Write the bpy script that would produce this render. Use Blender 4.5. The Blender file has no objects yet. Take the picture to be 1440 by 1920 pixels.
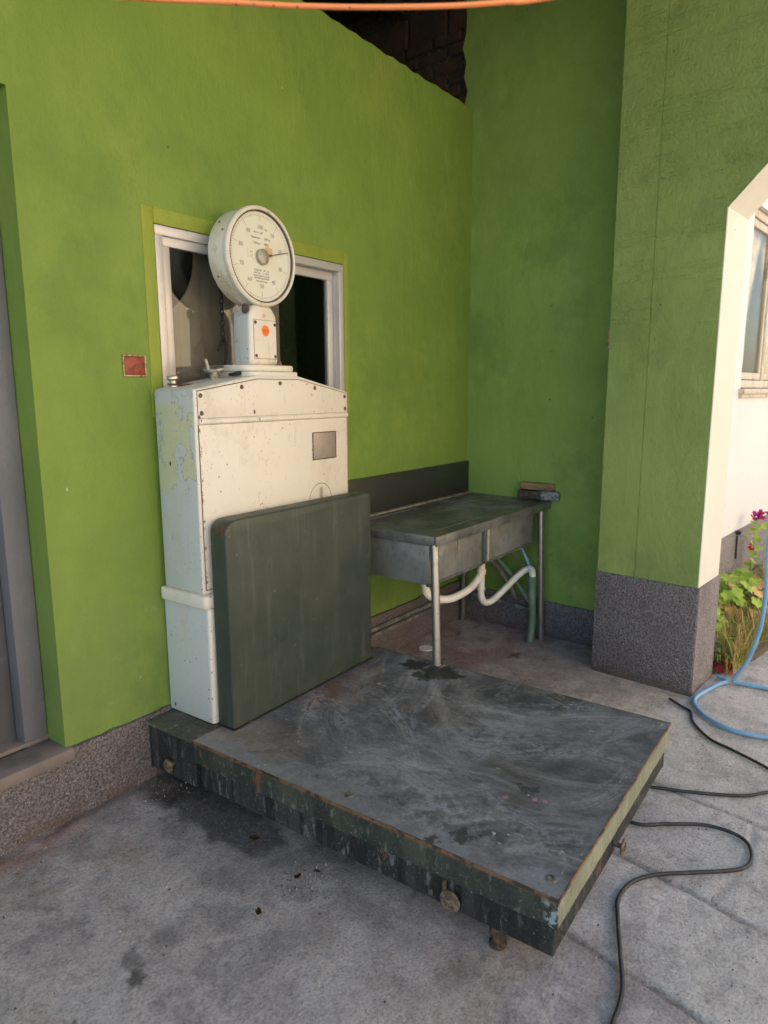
import bpy, bmesh, math, random
import numpy as np
from mathutils import Vector, Matrix, Euler
R = math.radians
random.seed(5)
scn = bpy.context.scene
COL = scn.collection

# ------------------------------------------------------------------ camera
CAM = Vector((-2.598, -2.231, 1.5))
cd = bpy.data.cameras.new("camera"); cam = bpy.data.objects.new("camera", cd); COL.objects.link(cam)
yaw, pitch, roll = 0.6374, -0.1753, -0.0032
fw = Vector((math.cos(yaw)*math.cos(pitch), math.sin(yaw)*math.cos(pitch), math.sin(pitch)))
rt = Vector((math.sin(yaw), -math.cos(yaw), 0)); up = rt.cross(fw)
r2 = rt*math.cos(roll)+up*math.sin(roll); u2 = -rt*math.sin(roll)+up*math.cos(roll)
cam.matrix_world = Matrix(((r2.x, u2.x, -fw.x, CAM.x), (r2.y, u2.y, -fw.y, CAM.y), (r2.z, u2.z, -fw.z, CAM.z), (0, 0, 0, 1)))
cd.sensor_fit = 'HORIZONTAL'; cd.sensor_width = 36; cd.lens = 1294.1/1440*36
cd.clip_start = 0.05; cd.clip_end = 500
cd.dof.use_dof = True; cd.dof.focus_distance = 2.35; cd.dof.aperture_fstop = 4.0
scn.camera = cam
# ------------------------------------------------------------------ light
SUN_AZ = math.atan2(0.90, 0.42); SUN_EL = R(42)
w = bpy.data.worlds.new("World"); scn.world = w; w.use_nodes = True
nt = w.node_tree; bg = nt.nodes['Background']; sky = nt.nodes.new('ShaderNodeTexSky')
sky.sky_type = 'NISHITA'; sky.air_density = 1; sky.dust_density = 1.5; sky.ozone_density = .5; sky.sun_disc = False; sky.sun_elevation = SUN_EL
sky.sun_rotation = math.pi/2 - SUN_AZ
tint = nt.nodes.new('ShaderNodeMix'); tint.data_type = 'RGBA'; tint.blend_type = 'MULTIPLY'; tint.inputs[0].default_value = 1
tint.inputs[7].default_value = (1.06, 1.0, .92, 1)   # hazy warm summer sky
nt.links.new(sky.outputs[0], tint.inputs[6]); nt.links.new(tint.outputs[2], bg.inputs[0]); bg.inputs[1].default_value = 0.15
sl = bpy.data.lights.new("sun", 'SUN'); sl.energy = 4; sl.angle = R(0.5); sl.color = (1, 0.92, 0.8)
so = bpy.data.objects.new("sun", sl); COL.objects.link(so)
sd = Vector((math.cos(SUN_AZ)*math.cos(SUN_EL), math.sin(SUN_AZ)*math.cos(SUN_EL), math.sin(SUN_EL)))
so.rotation_euler = sd.to_track_quat('Z', 'Y').to_euler(); so.location = (3, 3, 9)
scn.view_settings.view_transform = 'Standard'; scn.view_settings.look = 'None'
scn.view_settings.gamma = 1; scn.view_settings.exposure = 1.98
scn.render.resolution_x = 768; scn.render.resolution_y = 1024
scn.render.engine = 'CYCLES'
scn.cycles.max_bounces = 8; scn.cycles.diffuse_bounces = 5

# ------------------------------------------------------------------ node helpers
class Mat:
    def __init__(s, name, base=(.5, .5, .5), rough=.6, metal=0., spec=.5):
        s.m = bpy.data.materials.new(name); s.m.use_nodes = True
        s.nt = s.m.node_tree; s.b = s.nt.nodes['Principled BSDF']
        s.b.inputs['Roughness'].default_value = rough; s.b.inputs['Metallic'].default_value = metal
        s.b.inputs['Specular IOR Level'].default_value = spec
        s.tc = s.nt.nodes.new('ShaderNodeTexCoord').outputs['Object']
        s.col = s.rgb(base); s.bn = None; s.rough0 = rough
    def N(s, t, **k):
        n = s.nt.nodes.new(t)
        for a, v in k.items(): setattr(n, a, v)
        return n
    def L(s, a, b): s.nt.links.new(a, b)
    def rgb(s, c):
        n = s.N('ShaderNodeRGB'); n.outputs[0].default_value = (*c, 1); return n.outputs[0]
    def co(s, scale=(1, 1, 1), rot=(0, 0, 0), loc=(0, 0, 0)):
        n = s.N('ShaderNodeMapping'); s.L(s.tc, n.inputs[0]); n.inputs['Scale'].default_value = scale
        n.inputs['Rotation'].default_value = rot; n.inputs['Location'].default_value = loc; return n.outputs[0]
    def noise(s, scale, detail=4, rough=.55, co=None, dist=0.):
        n = s.N('ShaderNodeTexNoise'); s.L(co or s.tc, n.inputs['Vector'])
        n.inputs['Scale'].default_value = scale; n.inputs['Detail'].default_value = detail
        n.inputs['Roughness'].default_value = rough; n.inputs['Distortion'].default_value = dist; return n.outputs[0]
    def vor(s, scale, co=None, feat='F1'):
        n = s.N('ShaderNodeTexVoronoi'); n.feature = feat; s.L(co or s.tc, n.inputs['Vector'])
        n.inputs['Scale'].default_value = scale; return n.outputs[0]
    def ramp(s, f, a, b, lo=0., hi=1.):
        n = s.N('ShaderNodeMapRange'); s.L(f, n.inputs[0]); n.interpolation_type = 'SMOOTHSTEP'
        for i, v in enumerate((a, b, lo, hi)): n.inputs[i+1].default_value = v
        return n.outputs[0]
    def math(s, op, a, b=None):
        n = s.N('ShaderNodeMath', operation=op)
        for i, v in enumerate((a, b)):
            if v is None: continue
            if isinstance(v, (int, float)): n.inputs[i].default_value = v
            else: s.L(v, n.inputs[i])
        return n.outputs[0]
    def mul(s, *a):
        r = a[0]
        for v in a[1:]: r = s.math('MULTIPLY', r, v)
        return r
    def axis(s, i):
        n = s.N('ShaderNodeSeparateXYZ'); s.L(s.tc, n.inputs[0]); return n.outputs[i]
    def band(s, i, a, b, soft=.02):
        x = s.axis(i)
        return s.mul(s.ramp(x, a-soft, a+soft), s.ramp(x, b-soft, b+soft, 1, 0))
    def mix(s, fac, c, mode='MIX'):
        n = s.N('ShaderNodeMix'); n.data_type = 'RGBA'; n.blend_type = mode
        if isinstance(fac, (int, float)): n.inputs[0].default_value = fac
        else: s.L(fac, n.inputs[0])
        s.L(s.col, n.inputs[6])
        if isinstance(c, tuple): n.inputs[7].default_value = (*c, 1)
        else: s.L(c, n.inputs[7])
        s.col = n.outputs[2]; return s
    def bump(s, h, strength=.3, dist=.01):
        n = s.N('ShaderNodeBump'); s.L(h, n.inputs['Height']); n.inputs['Strength'].default_value = strength
        n.inputs['Distance'].default_value = dist
        if s.bn is not None: s.L(s.bn, n.inputs['Normal'])
        s.bn = n.outputs[0]; return s
    def rough(s, f, a, b):
        s.L(s.ramp(f, .3, .7, a, b), s.b.inputs['Roughness']); return s
    def done(s):
        s.L(s.col, s.b.inputs['Base Color'])
        if s.bn is not None: s.L(s.bn, s.b.inputs['Normal'])
        return s.m

def plaster(name, base, dark, lite, crack=False, amp=1., dark2=None, soil=None):  # soil: colour of the painted shade low on the wall, with splash dirt
    m = Mat(name, base, .62, 0, .35)
    m.mix(m.ramp(m.noise(1.3, 5, .6), .35, .7), dark)
    m.mix(m.mul(m.ramp(m.noise(4, 4, .6, m.co((1, 1, .5))), .5, .8), .55), lite)
    m.mix(m.mul(m.ramp(m.noise(22, 3, .6, m.co((1, 1, .12))), .5, .8), .22), dark)
    m.mix(m.mul(m.ramp(m.noise(95, 2, .7), .55, .9), .35), dark)
    # dark pin-holes and pale flecks
    m.mix(m.mul(m.ramp(m.vor(9), .035, .05, 1, 0), m.ramp(m.noise(3, 2), .5, .56), .8), (.03, .045, .012))
    m.mix(m.mul(m.ramp(m.vor(7, m.co((1, 1, .6), loc=(3, 1, 2))), .018, .03, 1, 0), m.ramp(m.noise(2.3, 2), .55, .6), .6), (.6, .65, .4))
    m.mix(m.mul(m.ramp(m.noise(1.7, 6, .7, m.co((1, 1, 1), loc=(7, 2, 4))), .52, .66), .30), dark2 or dark)
    m.mix(m.mul(m.ramp(m.noise(3.1, 6, .7, m.co((1, 1, .7), loc=(2, 8, 1))), .56, .66), .28), lite)
    m.mix(m.mul(m.ramp(m.noise(7, 6, .75, m.co((.6, .6, 1))), .58, .66), m.ramp(m.axis(2), 1.1, .5), .45), (.30, .36, .20))
    m.mix(m.mul(m.ramp(m.noise(5, 6, .75, m.co((1, 1, .8), loc=(3, 3, 9))), .47, .62), m.ramp(m.axis(2), .9, .3), .55), dark2 or dark)  # this mix and the next darken the low wall for weaker bounce light
    m.mix(m.mul(m.ramp(m.noise(2.6, 6, .75, m.co((1, 1, .8), loc=(6, 1, 2))), .36, .56), m.ramp(m.axis(2), 1.3, .35), .5), soil or dark)  # soil is that painted shade, patchy like splash dirt
    m.mix(m.mul(m.ramp(m.noise(170, 2, .8), .52, .72), .30), dark2 or dark)
    m.mix(m.mul(m.ramp(m.vor(38), .05, .10, 1, 0), m.ramp(m.noise(6, 3), .5, .6), .5), dark2 or dark)
    m.bump(m.noise(2.2, 3, .5), .35*amp, .06)
    m.bump(m.noise(14, 4, .6, m.co((1, 1, .45))), .3*amp, .012)
    m.bump(m.noise(75, 4, .75), .45, .004*amp); m.bump(m.noise(6, 5, .7, m.co((1, 1, .6))), .35*amp, .015)
    return m

def pebble(name, a=(.20, .178, .182), b=(.08, .072, .075), c=(.42, .38, .385)):
    m = Mat(name, a, .8, 0, .3)
    m.mix(m.ramp(m.noise(105, 3, .8), .44, .58), b)
    m.mix(m.mul(m.ramp(m.vor(110), .12, .3, 1, 0), m.ramp(m.noise(60, 2), .45, .6)), c)
    m.mix(m.mul(m.ramp(m.noise(3, 4), .45, .75), .5), (.13, .1, .095))
    m.mix(m.mul(m.ramp(m.axis(2), .0, .07, 1, 0), m.ramp(m.noise(9, 4), .35, .6), .8), (.11, .075, .06))
    m.mix(m.mul(m.ramp(m.noise(5, 6, .75), .5, .66), .4), b)
    m.bump(m.vor(95), .8, .006); m.bump(m.noise(9, 4), .4, .012)
    return m.done()

def oldwhite(name, side=False):
    m = Mat(name, (.74, .70, .61) if not side else (.53, .55, .54), .42, 0, .45)  # side copy greyer and bluer: cool shade of that face put into the enamel
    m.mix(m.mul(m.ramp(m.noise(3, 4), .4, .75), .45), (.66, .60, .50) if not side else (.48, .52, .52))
    if side:
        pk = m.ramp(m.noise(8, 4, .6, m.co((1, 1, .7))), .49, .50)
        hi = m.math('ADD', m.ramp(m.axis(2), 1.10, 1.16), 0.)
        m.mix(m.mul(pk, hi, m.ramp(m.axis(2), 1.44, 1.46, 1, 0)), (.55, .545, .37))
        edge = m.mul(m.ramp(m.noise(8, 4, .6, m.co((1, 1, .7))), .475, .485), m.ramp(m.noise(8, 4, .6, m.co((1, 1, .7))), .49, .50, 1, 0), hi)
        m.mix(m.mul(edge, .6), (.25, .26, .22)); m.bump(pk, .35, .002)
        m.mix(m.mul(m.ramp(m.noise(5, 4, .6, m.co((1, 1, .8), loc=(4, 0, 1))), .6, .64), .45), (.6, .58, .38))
    else:
        m.mix(m.mul(m.ramp(m.noise(6, 5, .6, m.co((1, 1, .3))), .55, .8), .35), (.62, .50, .36))
    # scratches, grime and rust pits
    m.mix(m.mul(m.ramp(m.noise(40, 3, .7, m.co((1, 1, .1))), .62, .72), .25), (.4, .37, .32))
    m.mix(m.mul(m.ramp(m.vor(26), .07, .13, 1, 0), m.ramp(m.noise(7, 3), .48, .56), .8), (.24, .14, .075))
    m.mix(m.mul(m.ramp(m.vor(60), .10, .2, 1, 0), m.ramp(m.noise(5, 3, .6, m.co(loc=(3, 1, 1))), .5, .6), .6), (.32, .22, .13))
    m.mix(m.mul(m.ramp(m.noise(4, 6, .75, m.co((1, 1, .8), loc=(1, 9, 3))), .54, .66), .35), (.50, .44, .34))
    m.mix(m.mul(m.ramp(m.noise(30, 4, .8, m.co((1, 1, .5))), .58, .68), .3), (.45, .41, .35))
    m.mix(m.mul(m.ramp(m.vor(12, m.co((1, 1, .6), loc=(1, 2, 3))), .05, .075, 1, 0), m.ramp(m.noise(4, 2), .52, .56)), (.06, .04, .03))
    m.bump(m.noise(12, 3), .2, .004); m.bump(m.noise(160, 2), .12, .001)
    return m

def edge_rust(m, axis, pos, width, zlo=-9, zhi=9, col=(.20, .09, .035), th=.5):
    x = m.axis(axis)
    near = m.mul(m.ramp(x, pos-width, pos-.2*width), m.ramp(x, pos+.2*width, pos+width, 1, 0))
    m.mix(m.mul(near, m.ramp(m.noise(38, 4, .7), th, th+.08), m.band(2, zlo, zhi)), col)
    return m

# ---- materials
GREEN_L = plaster('lime_green_plaster', (.204, .306, .053), (.162, .262, .044), (.250, .338, .068), dark2=(.095, .180, .034), soil=(.15, .215, .075)).done()  # soil colour: dimmer light low on the wall, with splash dirt
GREEN_B = plaster('leaf_green_plaster', (.225, .335, .078), (.175, .285, .062), (.28, .38, .10), amp=1.4, dark2=(.07, .14, .035)).done()
m = plaster('pillar_green_plaster', (.265, .345, .10), (.21, .29, .08), (.32, .39, .13), amp=1.4, dark2=(.09, .15, .04))
topm = m.ramp(m.axis(2), 2.0, 2.5)
m.bump(m.mul(m.noise(55, 5, .7), topm), .7, .010)
ledge = m.ramp(m.noise(4.5, 5, .75, m.co((.4, .4, 3.2))), .54, .60)
m.bump(m.mul(ledge, m.ramp(m.axis(2), 1.5, 2.1)), .45, .008); m.bump(m.noise(30, 5, .8), .4, .006)
m.mix(m.mul(m.ramp(m.noise(6, 6, .8, m.co((.5, .5, 3.5))), .60, .64), m.ramp(m.axis(2), 1.5, 2.1), .4), (.07, .12, .03))
GREEN_P = m.done()
GREEN_T = plaster('fresh_green_trim_paint', (.29, .35, .045), (.20, .29, .055), (.37, .40, .055), amp=1.5).done()
CREAM = plaster('cream_wall_paint', (.80, .77, .66), (.76, .73, .63), (.82, .80, .72), amp=.7).done()
WHITEW = plaster('off_white_wall_paint', (.80, .79, .79), (.76, .75, .76), (.82, .81, .80), amp=.5).done()
PEB = pebble('pebble_dash_plinth'); PEB2 = pebble('lit_pale_pebble_dash', (.30, .27, .27), (.17, .15, .155), (.5, .46, .46))
WHITE = edge_rust(edge_rust(oldwhite('aged_white_enamel'), 0, .136, .007, .7, 1.52, th=.54), 0, .130, .012, .2, .7, th=.6).done()
WHITES = edge_rust(oldwhite('peeling_white_enamel_shaded_side', True), 1, .045, .010, .25, 1.5, th=.6).done()
m = oldwhite('yellowed_drum_enamel'); m.mix(m.mul(m.ramp(m.noise(7, 5, .7), .42, .62), .6), (.60, .54, .34)); m.mix(m.mul(m.ramp(m.noise(16, 5, .75), .55, .68), .5), (.36, .33, .24)); DRUM = m.done()
m = Mat('dial_card', (.72, .72, .62), .4, 0, .3)
m.mix(m.mul(m.ramp(m.noise(14, 4), .45, .75), .4), (.66, .64, .48)); m.mix(m.mul(m.ramp(m.noise(30, 3), .6, .75), .25), (.8, .78, .66)); DIAL = m.done()
INK = Mat('black_ink', (.27, .27, .24), .6).done()
RIM = Mat('dark_rim_gasket', (.10, .085, .06), .6)  # dark brown ring with paler brown mottling
RIM = RIM.mix(RIM.ramp(RIM.noise(30, 3), .5, .7), (.25, .2, .13)).done()
m = Mat('hammered_dark_green_paint', (.034, .048, .038), .42, 0, .5)
m.mix(m.ramp(m.noise(3, 4, .6), .4, .7), (.052, .064, .050))
m.mix(m.mul(m.ramp(m.noise(26, 5, .8, m.co((1, 1, .06))), .55, .68), m.ramp(m.noise(2.5, 3), .42, .58), .45), (.12, .135, .105))
m.mix(m.mul(m.ramp(m.noise(11, 6, .8), .55, .66), .4), (.024, .03, .024))
m.mix(m.mul(m.ramp(m.vor(34, m.co(loc=(2, 2, 2))), .06, .11, 1, 0), m.ramp(m.noise(5, 3), .5, .6), .7), (.24, .24, .18))
m.mix(m.mul(m.ramp(m.noise(18, 4, .65, m.co((1, 1, .1))), .52, .75), .4), (.13, .14, .11))
m.mix(m.mul(m.ramp(m.vor(22, m.co((1, 1, .7))), .03, .07, 1, 0), m.ramp(m.noise(6, 2), .48, .55), .7), (.28, .29, .22))
m.mix(m.mul(m.ramp(m.noise(60, 3, .7), .55, .8), .3), (.075, .082, .066))
m.bump(m.noise(90, 3, .6), .4, .002); m.bump(m.noise(5, 3), .2, .01); m.rough(m.noise(8, 3), .38, .6)
edge_rust(m, 0, .145, .02, .98, 1.1, (.13, .06, .03), .5)
PLATE = m.done()
def dirty_green(name, base, pale, chips, dens=.55, rust=True):
    m = Mat(name, base, .55, 0, .4)
    m.mix(m.ramp(m.noise(7, 5, .65, m.co((1, 1, .5))), .42, .66), pale)
    m.mix(m.mul(m.ramp(m.noise(30, 5, .75, m.co((1, 1, .35))), dens, dens+.1), .8), chips)
    m.mix(m.mul(m.ramp(m.vor(60), .08, .16, 1, 0), m.ramp(m.noise(9, 3), .5, .6), .75), (.30, .33, .31))
    if rust: m.mix(m.mul(m.ramp(m.noise(11, 4, .7, m.co((1, 1, .3), loc=(5, 5, 5))), .64, .68), .9), (.17, .07, .03))
    m.mix(m.mul(m.ramp(m.noise(110, 3, .8), .55, .7), .5), chips)
    m.mix(m.mul(m.ramp(m.noise(60, 4, .8, m.co((1, 1, .2))), .55, .68), .45), pale)
    m.bump(m.noise(60, 4, .7), .6, .004); m.bump(m.noise(8, 3), .3, .01)
    return m
m = dirty_green('chipped_green_steel', (.026, .034, .027), (.06, .068, .052), (.16, .17, .145))
m.mix(m.mul(m.ramp(m.axis(2), .232, .246), m.ramp(m.noise(25, 4, .7), .38, .5)), (.20, .085, .035))
m.mix(m.mul(m.ramp(m.axis(1), -1.33, -1.36), m.ramp(m.noise(32, 4, .7), .52, .56)), (.26, .32, .34)); SKIRT = m.done()
m = dirty_green('lit_end_green_steel', (.20, .22, .155), (.28, .30, .22), (.11, .135, .10), .58, False)  # paler copy of the green steel: side light put into its colour
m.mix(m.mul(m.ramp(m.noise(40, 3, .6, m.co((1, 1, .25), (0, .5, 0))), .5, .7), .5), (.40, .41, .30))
m.mix(m.mul(m.ramp(m.axis(2), .236, .246), .8), (.42, .26, .12)); LIT_END = m.done()
m = dirty_green('blackened_steel_frame', (.018, .019, .019), (.045, .045, .043), (.17, .17, .16), .54)
m.mix(m.mul(m.ramp(m.noise(9, 2, .5, m.co((.01, 1, .01))), .5, .52), .6), (.008, .008, .009)); FRAME = m.done()
m = Mat('rusty_iron', (.11, .075, .05), .8, .2); m.mix(m.ramp(m.noise(60, 4), .45, .6), (.22, .17, .12)); m.bump(m.noise(120, 3), .5, .002); RUST = m.done()
m = Mat('dark_rusty_foot', (.045, .032, .024), .8); m.mix(m.ramp(m.noise(60, 4), .45, .6), (.10, .07, .05)); m.bump(m.noise(90, 3), .6, .003); RUSTD = m.done()
m = Mat('worn_screw_steel', (.20, .19, .17), .5, .5); m.mix(m.ramp(m.noise(60, 4), .5, .62), (.12, .08, .055)); SCRW = m.done()
m = Mat('bare_metal_edge', (.22, .12, .06), .6, .3); m.mix(m.ramp(m.noise(30, 4), .45, .6), (.06, .045, .035)); LIP = m.done()
m = Mat('worn_steel_knob', (.62, .60, .55), .35, .8); m.mix(m.ramp(m.noise(70, 3), .5, .65), (.35, .31, .25)); STEEL = m.done()
ALU = Mat('aluminium_window_frame', (.60, .58, .57), .42, .35)
ALU = ALU.mix(ALU.mul(ALU.ramp(ALU.noise(9, 4), .5, .75), .5), (.42, .40, .39)).mix(ALU.mul(ALU.ramp(ALU.vor(30), .04, .07, 1, 0), ALU.ramp(ALU.noise(6, 2), .5, .56)), (.1, .09, .08)).done()
m = Mat('window_glass', (1, 1, 1), .03, 0, .5); m.b.inputs['Transmission Weight'].default_value = 1; m.b.inputs['IOR'].default_value = 1.45
m.b.inputs['Base Color'].default_value = (.6, .63, .6, 1); m.col = m.rgb((.6, .63, .6)); GLASS = m.done()
m = Mat('dusty_glass', (1, .96, .88), .15, 0, .05); m.b.inputs['Transmission Weight'].default_value = 1; m.b.inputs['IOR'].default_value = 1.08; m.mix(m.ramp(m.noise(20, 4), .5, .7), (.9, .85, .75)); DGLASS = m.done()
m = Mat('arch_reflection_taupe', (.70, .60, .51), .9); m.mix(m.ramp(m.noise(12, 4, .6, m.co((1, 1, .2))), .4, .7), (.48, .40, .34)); ARCHREF = m.done()  # taupe tone of the arch reflection, used as a surface colour
LACE = Mat('net_curtain', (.92, .84, .68), .9)
LACE = LACE.mix(LACE.ramp(LACE.noise(10, 3, .6, LACE.co((3, 3, .2))), .4, .7), (.5, .46, .36)).done()
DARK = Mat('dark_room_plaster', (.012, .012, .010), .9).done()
m = Mat('dark_timber', (.030, .026, .02), .8); m.mix(m.ramp(m.noise(9, 5, .6, m.co((.3, 3, 3))), .4, .7), (.012, .011, .01)); m.bump(m.noise(20, 4, .6, m.co((.2, 3, 3))), .5, .01); TIMBER = m.done()  # near-black brown with long grain streaks
m = Mat('dim_brick', (.040, .019, .012), .85); m.mix(m.ramp(m.noise(5, 4), .4, .62), (.018, .014, .009)); m.mix(m.mul(m.ramp(m.noise(24, 4), .52, .7), .5), (.05, .04, .022)); m.bump(m.noise(40, 4), .6, .008); BRICK = m.done()  # brick colour lowered to stand in for the dim roof space
m = Mat('old_mortar', (.02, .018, .013), .95); m.mix(m.ramp(m.noise(30, 4), .5, .65), (.06, .055, .035)); m.bump(m.noise(40, 4), .8, .01); MORTAR = m.done()
GREY = plaster('grey_door_paint', (.115, .12, .135), (.09, .095, .105), (.16, .16, .175), amp=.5).done()
GREY2 = plaster('pale_grey_frame_paint', (.17, .175, .19), (.13, .135, .15), (.24, .24, .25), amp=.8).done()
m = Mat('step_concrete', (.20, .17, .16), .85); m.mix(m.ramp(m.noise(8, 4), .4, .7), (.14, .12, .115)); m.bump(m.noise(60, 4), .4, .004); STEP = m.done()
def tin(name, base, pale, stain):
    m = Mat(name, base, .45, .45, .5)
    m.mix(m.ramp(m.noise(4, 5, .65), .4, .7), pale)
    m.mix(m.mul(m.ramp(m.noise(20, 4, .7, m.co((1, 1, .15))), .5, .75), .5), stain)
    m.mix(m.mul(m.ramp(m.noise(80, 3, .7), .55, .72), .6), pale); m.mix(m.mul(m.ramp(m.noise(9, 6, .8, m.co((1, 2, 1), loc=(4, 4, 4))), .5, .62), .3), (.04, .04, .036)); m.mix(m.mul(m.ramp(m.noise(6, 6, .75, m.co(loc=(9, 4, 1))), .56, .66), .5), (.27, .26, .23))
    m.bump(m.noise(4, 2), .3, .02); m.bump(m.noise(100, 3), .25, .002); m.rough(m.noise(9, 4), .3, .6)
    return m.done()
TIN = tin('tarnished_zinc', (.125, .122, .120), (.26, .255, .25), (.28, .26, .23))
TINB = tin('grey_zinc_basin', (.24, .25, .24), (.34, .345, .33), (.17, .165, .14))
m = Mat('sink_backsplash_zinc', (.045, .048, .042), .5, .4); m.mix(m.ramp(m.noise(9, 5, .7), .4, .7), (.055, .056, .047)); m.bump(m.noise(90, 3), .3, .002); TIND = m.done()
m = Mat('limescale_seam', (.30, .25, .19), .85); m.mix(m.ramp(m.noise(30, 4), .45, .6), (.14, .12, .10)); SEAM = m.done()
m = Mat('scuffed_tube_steel', (.40, .385, .36), .30, .85); m.mix(m.mul(m.ramp(m.noise(22, 4, .7), .52, .68), .6), (.20, .20, .20)); TUBE = m.done()
m = Mat('white_drain_plastic', (.82, .79, .70), .4); m.mix(m.mul(m.ramp(m.noise(12, 4), .45, .75), .6), (.62, .55, .43)); PVC = m.done()
m = Mat('dull_green_hose', (.10, .17, .12), .5); m.mix(m.ramp(m.noise(12, 4), .45, .7), (.17, .24, .19)); GHOSE = m.done()
m = Mat('grey_conduit', (.12, .12, .11), .6); m.mix(m.ramp(m.noise(14, 4, .7), .45, .62), (.26, .25, .22)); COND = m.done()
m = Mat('blue_hose_rubber', (.17, .36, .55), .4); m.mix(m.ramp(m.noise(12, 3), .4, .7), (.25, .42, .57)); m.mix(m.mul(m.ramp(m.noise(60, 4), .58, .7), .5), (.3, .38, .42)); BLUE = m.done()
m = Mat('black_cable_rubber', (.018, .018, .02), .5); m.mix(m.ramp(m.noise(30, 4), .55, .7), (.06, .06, .06)); BLACK = m.done()
m = Mat('orange_cable_rubber', (.90, .30, .10), .5); m.mix(m.mul(m.ramp(m.vor(60), .1, .16, 1, 0), .8), (.12, .04, .02)); ORANGE = m.done()
m = Mat('chain_iron', (.012, .010, .009), .7, .2); CHAIN = m.done()
m = Mat('red_switch_enamel', (.30, .045, .025), .4); m.mix(m.ramp(m.noise(40, 4), .45, .62), (.12, .02, .015)); RED = m.done()
m = Mat('gilt_frame', (.42, .36, .18), .45, .4); m.mix(m.ramp(m.noise(60, 3), .45, .6), (.2, .13, .06)); GILT = m.done()
m = Mat('brush_bristle', (.020, .018, .016), .9); m.bump(m.noise(200, 2), 1, .004); BRIST = m.done()
m = Mat('bare_wood', (.26, .17, .08), .8); m.mix(m.ramp(m.noise(14, 4, .6, m.co((1, 6, 6))), .4, .7), (.09, .06, .035)); WOOD = m.done()
m = Mat('dark_stone', (.035, .035, .03), .8); m.mix(m.ramp(m.noise(40, 4), .5, .65), (.10, .09, .06)); m.bump(m.noise(50, 4), .7, .006); STONE = m.done()
m = Mat('pale_foil', (.26, .27, .29), .5, .2); m.mix(m.ramp(m.noise(50, 4), .45, .6), (.09, .095, .10)); m.bump(m.noise(60, 3), .8, .006); FOIL = m.done()
m = Mat('rusty_plate', (.10, .04, .025), .7); m.mix(m.ramp(m.noise(40, 3), .5, .6), (.25, .13, .07)); RPLATE = m.done()
m = Mat('taupe_name_plate', (.34, .29, .25), .45, .3); m.mix(m.mul(m.ramp(m.noise(16, 4), .4, .7), .6), (.42, .37, .31)); NAMEP = m.done()
ORST = Mat('orange_sticker', (.85, .20, .03), .5).done(); ORDK = Mat('dark_orange_print', (.45, .07, .02), .5).done(); PINK = Mat('faded_pink_sticker', (.62, .42, .33), .6).done()
TAN = Mat('tan_tape_stain', (.62, .43, .24), .6).done(); HUB = Mat('brushed_hub', (.42, .39, .35), .45, .5)
HUB = HUB.mix(HUB.ramp(HUB.noise(60, 3), .4, .7), (.33, .29, .26)).done()
PAPER = Mat('yellow_white_label', (.80, .78, .62), .6).done()
SEAMD = Mat('dirty_seam', (.10, .06, .035), .8).done()
WOODF = Mat('old_window_wood', (.62, .56, .46), .6)
WOODF = WOODF.mix(WOODF.ramp(WOODF.noise(18, 4, .7, WOODF.co((1, 1, .3))), .5, .65), (.36, .30, .24)).done()
SOIL = Mat('dry_soil', (.13, .09, .06), .95)
SOIL = SOIL.bump(SOIL.noise(30, 4), .8, .02).done()
def leafmat(name, a, b, tr=.25):
    m = Mat(name, a, .55, 0, .3); m.mix(m.ramp(m.noise(14, 3), .4, .65), b)
    m.b.inputs['Subsurface Weight'].default_value = 0
    m.b.inputs['Transmission Weight'].default_value = 0
    return m.done()
LEAF = leafmat('geranium_leaf_green', (.36, .46, .05), (.18, .30, .035)); LEAFY = leafmat('yellowed_leaf', (.62, .46, .13), (.60, .32, .15))
LEAFD = leafmat('dark_ivy_leaf', (.03, .08, .03), (.05, .11, .035)); DRY = leafmat('dry_grass_blade', (.38, .29, .11), (.22, .24, .07))
DRYL = leafmat('dead_brown_leaf', (.10, .05, .025), (.06, .035, .02)); REDL = leafmat('dark_red_leaf', (.28, .03, .035), (.14, .02, .02))
PETAL = leafmat('magenta_petal', (.50, .03, .22), (.40, .02, .15)); PETR = leafmat('red_petal', (.62, .03, .05), (.5, .02, .04))

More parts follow.
